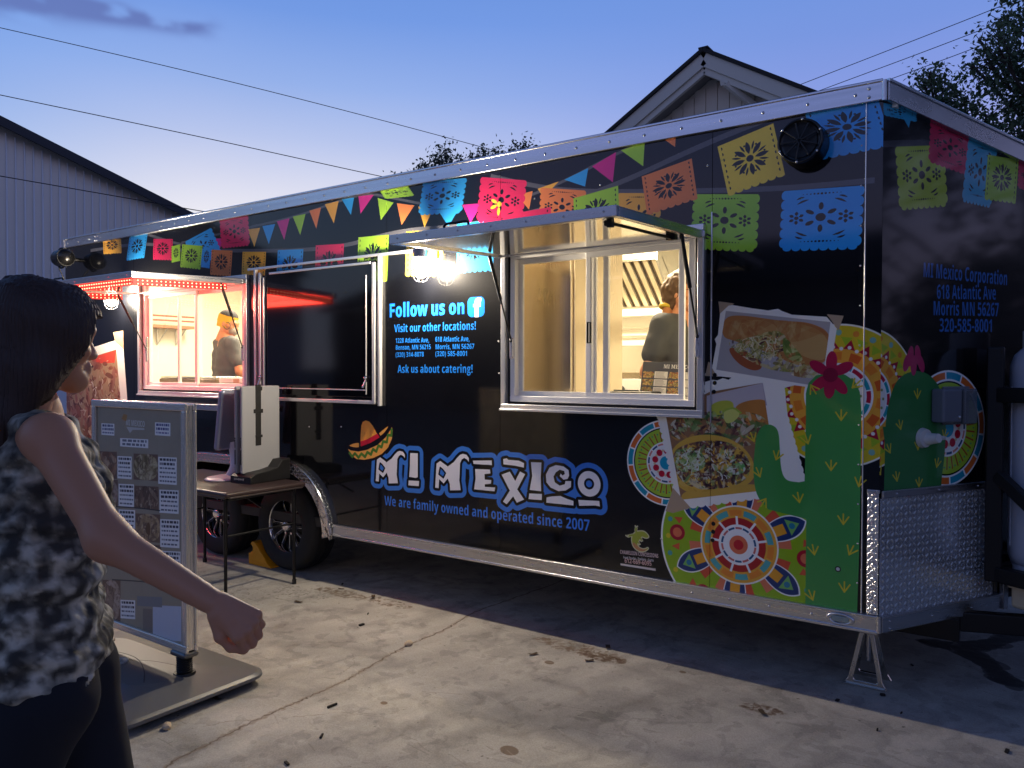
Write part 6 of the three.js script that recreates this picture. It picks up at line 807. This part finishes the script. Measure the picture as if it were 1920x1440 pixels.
function handGeo(wrist, dir, up, curl, s = 1, mirror = 1) { // a hand with four unequal fingers and a thumb; dir along the forearm, up out of the back of the hand
  const x = dir.clone().normalize(), z = V().crossVectors(x, up).normalize().multiplyScalar(mirror), y = V().crossVectors(z, x).multiplyScalar(mirror); const q = (a, b, c) => wrist.clone().addScaledVector(x, a * s).addScaledVector(y, b * s).addScaledVector(z, c * s), L = [];
  L.push([q(0, 0, 0), q(0.045, 0, 0.012), 0.026 * s, 0.02 * s], [q(0.01, 0, -0.012), q(0.082, 0, -0.03), 0.019 * s, 0.0125 * s], [q(0.02, 0, 0), q(0.086, 0.002, -0.01), 0.019 * s, 0.0125 * s], [q(0.02, 0, 0.008), q(0.086, 0.002, 0.011), 0.019 * s, 0.0125 * s], [q(0.02, 0, 0.014), q(0.08, 0, 0.031), 0.018 * s, 0.0115 * s]);
  [[0.082, -0.03, [0.034, 0.022, 0.017], 0.0085], [0.088, -0.01, [0.04, 0.027, 0.02], 0.0092], [0.088, 0.011, [0.042, 0.029, 0.02], 0.0094], [0.083, 0.031, [0.038, 0.025, 0.019], 0.009]].forEach(([px, pz, ls, r]) => { let a = 0, cx = px, cy = 0, p = q(cx, cy, pz); ls.forEach((l, i) => { a += curl[i]; cx += l * Math.cos(a); cy -= l * Math.sin(a); const n = q(cx, cy, pz * (1 - 0.05 * i)); L.push([p, n, r * (1 - 0.06 * i) * s, r * (0.95 - 0.09 * i) * s]); p = n; }); });
  const t1 = q(0.05, -0.022, 0.042), t2 = q(0.08, -0.034, 0.042); L.push([q(0.018, -0.006, 0.02), t1, 0.017 * s, 0.012 * s], [t1, t2, 0.0115 * s, 0.0105 * s], [t2, q(0.104, -0.038, 0.03), 0.0105 * s, 0.0085 * s]);
  const f = bones(L, 0.008 * s), b = bounds(L.flatMap(([a, c]) => [a, c]), 0.035); return fieldMesh(f, ...b, 0.0034);
}
function person(o) {
  const t = thing('person', o.label, 'person', o.at), O = o.at, F = o.F.clone().normalize(), R = V().crossVectors(F, V(0, 1, 0)).normalize(), X = (f, r, u) => O.clone().addScaledVector(F, f).addScaledVector(R, r).add(V(0, u, 0)), loc = (g) => g.translate(-O.x, -O.y, -O.z), k = o.k ?? 1;
  const P = (a) => (a.isVector3 ? a : X(...a)), J = Object.fromEntries(Object.entries(o.J).map(([n, v]) => [n, P(v)])), off = (p, f, r, u) => p.clone().addScaledVector(F, f).addScaledVector(R, r).add(V(0, u, 0));
  const torso = [[off(J.chest, 0, 0.07, 0), off(J.waist, 0, 0.055, 0), 0.105 * k, 0.095 * k], [off(J.chest, 0, -0.07, 0), off(J.waist, 0, -0.055, 0), 0.105 * k, 0.095 * k], [off(J.waist, 0, 0.055, 0), off(J.hip, 0, 0.075, 0), 0.095 * k, 0.108 * k], [off(J.waist, 0, -0.055, 0), off(J.hip, 0, -0.075, 0), 0.095 * k, 0.108 * k]];
  if (o.bust) torso.push([off(J.chest, 0.06, 0.07, -0.05), off(J.chest, 0.065, 0.07, -0.07), 0.066, 0.066], [off(J.chest, 0.06, -0.07, -0.05), off(J.chest, 0.065, -0.07, -0.07), 0.066, 0.066]);
  const yoke = ['R', 'L'].map((s) => [off(J.neck, 0, s === 'R' ? 0.05 : -0.05, -0.05), J['sh' + s], 0.062 * k, 0.052 * k]), up = ['R', 'L'].map((s) => [J['sh' + s], J['el' + s], 0.05 * k, 0.04 * k]), fore = ['R', 'L'].map((s) => [J['el' + s], J['wr' + s], 0.042 * k, 0.026 * k]);
  const legs = ['R', 'L'].flatMap((s) => [[J['hp' + s], J['kn' + s], 0.085 * k, 0.056 * k], [J['kn' + s], J['an' + s], 0.055 * k, 0.036 * k], [J['an' + s], J['to' + s], 0.038 * k, 0.028 * k]]);
  const hm = headMatrix(J.head, o.HF ?? F, o.tilt ?? 0), neckTop = V(-0.03, -0.12, 0).applyMatrix4(hm);
  const all = [...torso, ...yoke, ...up, ...fore, ...legs, [J.neck, neckTop, 0.056 * k, 0.05 * k], [off(J.neck, 0, 0, -0.06), J.neck, 0.075 * k, 0.056 * k]];
  const bf = bones(all, 0.035), bb = bounds(all.flatMap(([a, b]) => [a, b]), 0.15);
  const gs = [fieldMesh(bf, ...bb, o.cell ?? 0.012), fieldMesh(HEADF, V(-0.14, -0.2, -0.11), V(0.14, 0.15, 0.11), 0.0045).applyMatrix4(hm)];
  for (const s of ['R', 'L']) { const d = V().subVectors(J['wr' + s], J['el' + s]).normalize(); gs.push(handGeo(J['wr' + s], o['hd' + s] ?? d, o['hu' + s] ?? V(0, 1, 0).addScaledVector(R, s === 'R' ? 0.6 : -0.6), o['cu' + s] ?? [0.5, 0.6, 0.4], o.hs ?? 1, s === 'R' ? 1 : -1)); }
  const body = part('body', gs.map(loc), std(C(...o.skin), 0.5, 0, { bumpMap: smudge, bumpScale: 0.0004 }), t);
  for (const z of [0.031, -0.031]) { const e = V(0.0795, 0.002, z).applyMatrix4(hm).sub(O); part('eye', ball(0.0095, e.x, e.y, e.z, 10), std(C(30, 24, 20), 0.25), t); }
  { const a = V(0.096, -0.062, 0).applyMatrix4(hm).sub(O), d = V(0, 0, 1).transformDirection(hm).multiplyScalar(0.019); part('lips', [bar(a.clone().sub(d), a, 0.003, 0.0062, 8), bar(a, a.clone().add(d), 0.0062, 0.003, 8)], std(C(140, 70, 66), 0.5), t); }
  return { t, J, X, F, R, loc, hm, torso, yoke, up, fore, legs, off, O, bf };
}
function garment(p, name, list, k, lo, hi, cell, mat, cut, noise, colorOf, skinKeep) { // cloth around bones, cut by a field (negative inside), wrinkled by noise
  const f0 = bones(list, k), f = (x, y, z) => Math.max(f0(x, y, z) + (noise ? noise(x, y, z) : 0), cut ? cut(x, y, z) : -1); return part(name, p.loc(fieldMesh(f, lo, hi, cell, colorOf)), mat, p.t);
}
const grow = (l, d, d2 = d) => l.map(([a, b, ra, rb]) => [a, b, ra + d, rb + d2]);
// ---- the woman who walks by in the foreground
{
  const dep = 1.75, O = at(88, 900, dep); O.y = 0; const right = V(0.8204, 0, -0.5717), fwd = V(-0.5716, 0, -0.8203), F = right.clone().multiplyScalar(0.93).addScaledVector(fwd, 0.36), HF = right.clone().multiplyScalar(0.55).addScaledVector(fwd, 0.83);
  const A = (u, v, d) => at(u, v, d);
  const p = person({ label: 'dark-haired woman in a sleeveless mottled blouse striding past the poster stand', at: O, F, HF, skin: [200, 138, 102], bust: true, cell: 0.011, tilt: -0.05, hs: 0.88, k: 0.9,
    J: { head: A(87, 632, 1.75), neck: A(62, 772, 1.76), chest: A(74, 885, 1.76), waist: A(88, 1040, 1.76), hip: A(88, 1215, 1.77), shR: A(92, 822, 1.59), shL: A(80, 806, 1.92), elR: A(203, 1012, 1.5), elL: A(20, 1040, 2.02), wrR: A(405, 1132, 1.44), wrL: A(20, 1230, 1.98), hpR: [0.0, 0.085, 0.9], hpL: [0.02, -0.085, 0.9], knR: [-0.16, 0.09, 0.48], knL: [0.1, -0.085, 0.49], anR: [-0.5, 0.09, 0.22], anL: [0.2, -0.085, 0.085], toR: [-0.38, 0.09, 0.09], toL: [0.36, -0.085, 0.045] },
    hdR: A(480, 1185, 1.44).sub(A(405, 1132, 1.44)), huR: V(0.45, 0.8, 0.5), cuR: [1.0, 1.15, 0.7] });
  const { J, off } = p;
  // blouse: loose, gathered, sleeveless
  const bl = [...grow(p.torso.slice(0, 2), 0.016, 0.03), ...p.torso.slice(2, 4).map(([a, b]) => [off(a, -0.02, 0, 0), off(b, -0.03, 0, 0), 0.118, 0.128]), ...grow(p.torso.slice(4), 0.012), ...p.yoke.map(([a, b, ra]) => [a, a.clone().lerp(b, 0.62), ra + 0.008, ra + 0.004]), [off(J.hip, -0.02, 0.05, -0.05), off(J.hip, -0.02, -0.05, -0.05), 0.142, 0.142], [off(J.hip, -0.02, 0.05, 0.02), off(J.hip, -0.02, -0.05, 0.02), 0.138, 0.138]];
  const bb = bounds(bl.flatMap(([a, b]) => [a, b]), 0.2), hem = J.hip.y - 0.015, nk = J.neck;
  const pal = [lin(66, 63, 56), lin(132, 127, 112), lin(206, 199, 178), lin(24, 23, 22)];
  garment(p, 'blouse', bl, 0.05, bb[0], bb[1], 0.0072, std(0xffffff, 0.85, 0, { vertexColors: true }), (x, y, z) => { const dx = x - nk.x, dy = y - nk.y - 0.0, dz = z - nk.z; return Math.max(hem - y + 0.008 * Math.sin(x * 23 + z * 19) - 0.06 * Math.max(0, 1 - Math.abs((x - O.x) * F.x + (z - O.z) * F.z - 0.03) / 0.12), 0.083 - Math.sqrt(dx * dx + dy * dy * 1.0 + dz * dz)); },
    (x, y, z) => 0.012 * (noise3(x * 26, y * 9, z * 26) - 0.5) + 0.01 * (noise3(x * 60, y * 34, z * 60) - 0.5) + 0.006 * Math.sin(y * 90 + 4 * noise3(x * 12, y * 6, z * 12)), (x, y, z) => { const n = fbm(x * 42, y * 54, z * 42, 3), m = fbm(x * 14 + 5, y * 17, z * 14, 2), v = n * 0.75 + m * 0.25; let a, b, q; if (v < 0.42) { a = pal[3]; b = pal[0]; q = v / 0.42; } else if (v < 0.53) { a = pal[0]; b = pal[1]; q = (v - 0.42) / 0.11; } else { a = pal[1]; b = pal[2]; q = Math.min(1, (v - 0.53) / 0.14); } return a.map((c, i) => c + (b[i] - c) * q); });
  // trousers
  const tr = [[off(J.hip, 0, 0.07, 0), J.hpR, 0.105, 0.108], [off(J.hip, 0, -0.07, 0), J.hpL, 0.105, 0.108], ...['R', 'L'].flatMap((s) => [[J['hp' + s], J['kn' + s], 0.106, 0.086], [J['kn' + s], J['an' + s], 0.084, 0.078]])], tb = bounds(tr.flatMap(([a, b]) => [a, b]), 0.15);
  garment(p, 'trousers', tr, 0.04, tb[0], tb[1], 0.012, std(C(22, 23, 32), 0.85, 0, { bumpMap: smudge }), (x, y, z) => Math.max(y - J.hip.y + 0.02, 0.1 - y), (x, y, z) => 0.01 * (noise3(x * 16, y * 7, z * 16) - 0.5));
  // hair in head axes
  const inv = p.hm.clone().invert(), q = V(), v = V;
  const hairF = bones([[v(-0.036, 0.02, 0.0), v(-0.072, -0.08, 0), 0.099, 0.076], [v(-0.075, -0.08, 0), v(-0.13, -0.27, 0.0), 0.078, 0.046], [v(0.0, 0.0, 0.045), v(-0.045, -0.075, 0.052), 0.062, 0.046], [v(0.0, 0.0, -0.045), v(-0.045, -0.075, -0.052), 0.062, 0.046], [v(-0.045, -0.075, 0.05), v(-0.115, -0.24, 0.04), 0.046, 0.034], [v(-0.13, -0.2, 0.02), v(-0.15, -0.34, 0.03), 0.06, 0.03], [v(-0.005, 0.03, 0), v(-0.035, 0.03, 0), 0.097, 0.099], [v(0.022, 0.03, 0.028), v(0.022, 0.03, -0.028), 0.076, 0.076]], 0.04);
  const hairD = (x, y, z) => { q.set(x, y, z).applyMatrix4(inv); const a = Math.atan2(q.z, q.x + 0.03); let d = hairF(q.x, q.y, q.z) + 0.0022 * Math.sin(a * 90 + 8 * noise3(q.x * 18, q.y * 10, q.z * 18)) + 0.01 * (noise3(x * 34, y * 11, z * 34) - 0.5); const cutF = Math.max(q.x - 0.028 - 0.35 * Math.max(0, q.y - 0.0), q.y - 0.075 + 0.0); const face = -Math.max(0.052 + 0.25 * Math.max(-0.1, q.y) - q.x, q.y - 0.05); return Math.max(d, face); };
  const hb = new THREE.Box3(V(-0.26, -0.42, -0.16), V(0.13, 0.2, 0.16)).applyMatrix4(p.hm);
  part('hair', p.loc(fieldMesh(hairD, hb.min, hb.max, 0.0045)), phys(C(60, 42, 33), 0.62, 0, { sheen: 0.3, sheenRoughness: 0.5, sheenColor: C(90, 66, 52) }), p.t);
  const sole = std(C(32, 30, 30), 0.6);
  for (const s of ['R', 'L']) { const a = J['an' + s].clone().sub(O), b = J['to' + s].clone().sub(O); part('shoe', [beam(a.clone().lerp(b, -0.35).add(V(0, -0.03, 0)), b.clone().lerp(a, -0.25).add(V(0, -0.005, 0)), 0.085, 0.07)], sole, p.t); }
}
// ---- two people working inside the trailer
function worker(label, x, z, F, HF, headY, shirt, skin, J, tilt) {
  const FL = 0.472, s = (headY + 0.12 - FL) / 1.75;
  const up = (u) => FL + u * s, q = (f, r, u) => V(x, 0, z).addScaledVector(F, f).addScaledVector(V().crossVectors(F, V(0, 1, 0)), r).add(V(0, up(u), 0));
  const D0 = { head: q(0.02, 0, 1.63), neck: q(-0.01, 0, 1.47), chest: q(0, 0, 1.3), waist: q(0, 0, 1.06), hip: q(0, 0, 0.93), shR: q(-0.01, 0.18, 1.42), shL: q(-0.01, -0.18, 1.42), elR: q(0.03, 0.25, 1.14), elL: q(0.03, -0.25, 1.14), wrR: q(0.24, 0.2, 1.02), wrL: q(0.24, -0.2, 1.02), hpR: q(0, 0.09, 0.9), hpL: q(0, -0.09, 0.9), knR: q(0.02, 0.1, 0.48), knL: q(0.02, -0.1, 0.48), anR: q(-0.02, 0.1, 0.08), anL: q(-0.02, -0.1, 0.08), toR: q(0.13, 0.12, 0.045), toL: q(0.13, -0.12, 0.045) };
  for (const k of Object.keys(J ?? {})) D0[k] = q(...J[k]);
  const p = person({ label, at: V(x, FL, z), F, HF, J: D0, skin, cell: 0.014, k: 1.05, tilt }), o = p.off;
  const sh = [...grow(p.torso, 0.018, 0.024), ...grow(p.yoke, 0.014), ...p.up.map(([a, b, ra]) => [a, a.clone().lerp(b, 0.62), ra + 0.014, ra + 0.02])], b = bounds(sh.flatMap(([a, c]) => [a, c]), 0.16), cuffs = p.up.map(([a, c]) => [a.clone().lerp(c, 0.66), V().subVectors(c, a).normalize()]);
  garment(p, 'shirt', sh, 0.035, b[0], b[1], 0.011, std(C(...shirt), 0.85), (x2, y2, z2) => { let d = D0.hip.y - 0.1 - y2; const n = D0.neck; d = Math.max(d, 0.07 - Math.hypot(x2 - n.x, y2 - n.y - 0.02, z2 - n.z)); return d; }, (x2, y2, z2) => 0.012 * (noise3(x2 * 18, y2 * 22, z2 * 18) - 0.5) + 0.006 * Math.sin(y2 * 60 + 3 * noise3(x2 * 7, y2 * 4, z2 * 7)) * sstep(0.25, 0, Math.abs(y2 - D0.waist.y)));
  const tr = [[o(D0.hip, 0, 0.06, 0), D0.hpR, 0.12, 0.12], [o(D0.hip, 0, -0.06, 0), D0.hpL, 0.12, 0.12], ...['R', 'L'].flatMap((k) => [[D0['hp' + k], D0['kn' + k], 0.105, 0.08], [D0['kn' + k], D0['an' + k], 0.08, 0.065]])], tb = bounds(tr.flatMap(([a, c]) => [a, c]), 0.15);
  garment(p, 'trousers', tr, 0.04, tb[0], tb[1], 0.016, std(C(30, 32, 42), 0.85), (x2, y2, z2) => Math.max(y2 - D0.hip.y - 0.03, FL + 0.06 - y2));
  return p;
}
{
  const v = V, hairOn = (p, list, color, cutX, name = 'hair') => { const inv = p.hm.clone().invert(), q = V(), f = bones(list, 0.03), hb = new THREE.Box3(V(-0.2, -0.34, -0.16), V(0.14, 0.17, 0.16)).applyMatrix4(p.hm); part(name, p.loc(fieldMesh((x, y, z) => { q.set(x, y, z).applyMatrix4(inv); return Math.max(f(q.x, q.y, q.z) + 0.014 * (noise3(x * 46, y * 40, z * 46) - 0.5), cutX(q)); }, hb.min, hb.max, 0.008)), std(C(...color), 0.6), p.t); };
  const zl = -0.8, hl = onZ(428, 612, zl);
  const a = worker('worker in a yellow and black cap, back turned, behind the left serving window', hl.x - 0.02, zl, V(0.3, 0, -0.95).normalize(), V(0.9, 0, -0.42), hl.y + 0.03, [92, 92, 92], [205, 140, 100], { elR: [0.05, 0.25, 1.14], wrR: [0.2, 0.24, 0.92] }, -0.28);
  { const put = (g) => g.applyMatrix4(a.hm); part('cap', [put(new THREE.SphereGeometry(0.108, 28, 16, 0, Math.PI * 2, 0, Math.PI * 0.36).scale(1, 1.02, 0.86).translate(-0.02, 0.03, 0))].map(a.loc), std(C(40, 38, 40), 0.8), a.t); part('cap_band', [put(new THREE.CylinderGeometry(0.102, 0.104, 0.075, 28).scale(1, 1, 0.84).translate(-0.022, 0.038, 0)), put(new THREE.CylinderGeometry(0.1, 0.096, 0.06, 28).scale(0.9, 1, 0.84).translate(-0.032, -0.02, 0))].map(a.loc), std(C(212, 170, 40), 0.8), a.t); part('ear_strap', [put(new THREE.TorusGeometry(0.035, 0.004, 6, 20).translate(0.03, -0.02, 0.078)), put(new THREE.TorusGeometry(0.035, 0.004, 6, 20).translate(0.03, -0.02, -0.078))].map(a.loc), std(C(60, 58, 56), 0.6), a.t); part('face_mask', [put(new THREE.SphereGeometry(0.055, 18, 12, 0, 6.3, 0.3, 1.9).scale(0.9, 0.9, 1.05).translate(0.068, -0.062, 0))].map(a.loc), std(C(150, 140, 130), 0.8), a.t); }
  const zr = -0.72, hr = onZ(1277, 548, zr);
  const b = worker('curly-haired worker in glasses and black T-shirt in the right serving window', hr.x, zr, V(0.97, 0, 0.24).normalize(), V(0.97, 0, 0.2), hr.y, [82, 84, 88], [214, 150, 112], { wrR: [0.2, 0.24, 0.98], elR: [-0.06, 0.26, 1.12] }, 0);
  hairOn(b, [[v(-0.02, 0.045, 0), v(-0.05, 0.02, 0), 0.104, 0.1], [v(-0.06, 0.0, 0.03), v(-0.08, -0.08, 0.04), 0.07, 0.05], [v(-0.06, 0.0, -0.03), v(-0.08, -0.08, -0.04), 0.07, 0.05]], [92, 66, 44], (q) => -Math.max(0.035 + 0.5 * Math.max(-0.02, q.y) - q.x, q.y - 0.08));
  { const k = b.O, n = b.J.neck, s = b.off; part('hair_lock', [tube([s(n, -0.05, 0.06, 0.06), s(n, -0.03, 0.1, -0.02), s(n, 0.02, 0.125, -0.14), s(n, 0.04, 0.125, -0.3), s(n, 0.04, 0.12, -0.42)].map((q) => q.sub(k)), 0.032, 30, 10)], std(C(196, 132, 84), 0.6), b.t); const c = s(n, -0.06, 0.07, 0.07).sub(k); part('hair_tie', new THREE.TorusGeometry(0.03, 0.014, 8, 18).rotateX(1.2).translate(c.x, c.y, c.z), std(C(220, 190, 60), 0.6), b.t); const put = (g) => b.loc(g.applyMatrix4(b.hm)); part('glasses', [put(new THREE.TorusGeometry(0.022, 0.0025, 6, 20).rotateY(Math.PI / 2).translate(0.094, 0.002, 0.031)), put(new THREE.TorusGeometry(0.022, 0.0025, 6, 20).rotateY(Math.PI / 2).translate(0.094, 0.002, -0.031)), put(bar(V(0.09, 0.008, 0.053), V(-0.01, 0.012, 0.08), 0.002)), put(bar(V(0.09, 0.008, -0.053), V(-0.01, 0.012, -0.08), 0.002))], M.black, b.t);
    const w = s(b.J.chest, 0.136, 0.03, 0.03).sub(k), lg = []; for (let i = 0; i < 8; i++) lg.push(rbox(0.02 + 0.02 * (i % 3), 0.012, 0.004, 0, 0.05 - i * 0.015, 0, 0.001).rotateY(Math.atan2(b.F.x, b.F.z)).translate(w.x, w.y, w.z)); part('shirt_print', lg, std(C(226, 220, 208), 0.8), b.t); }
}
renderer.render(scene, camera);
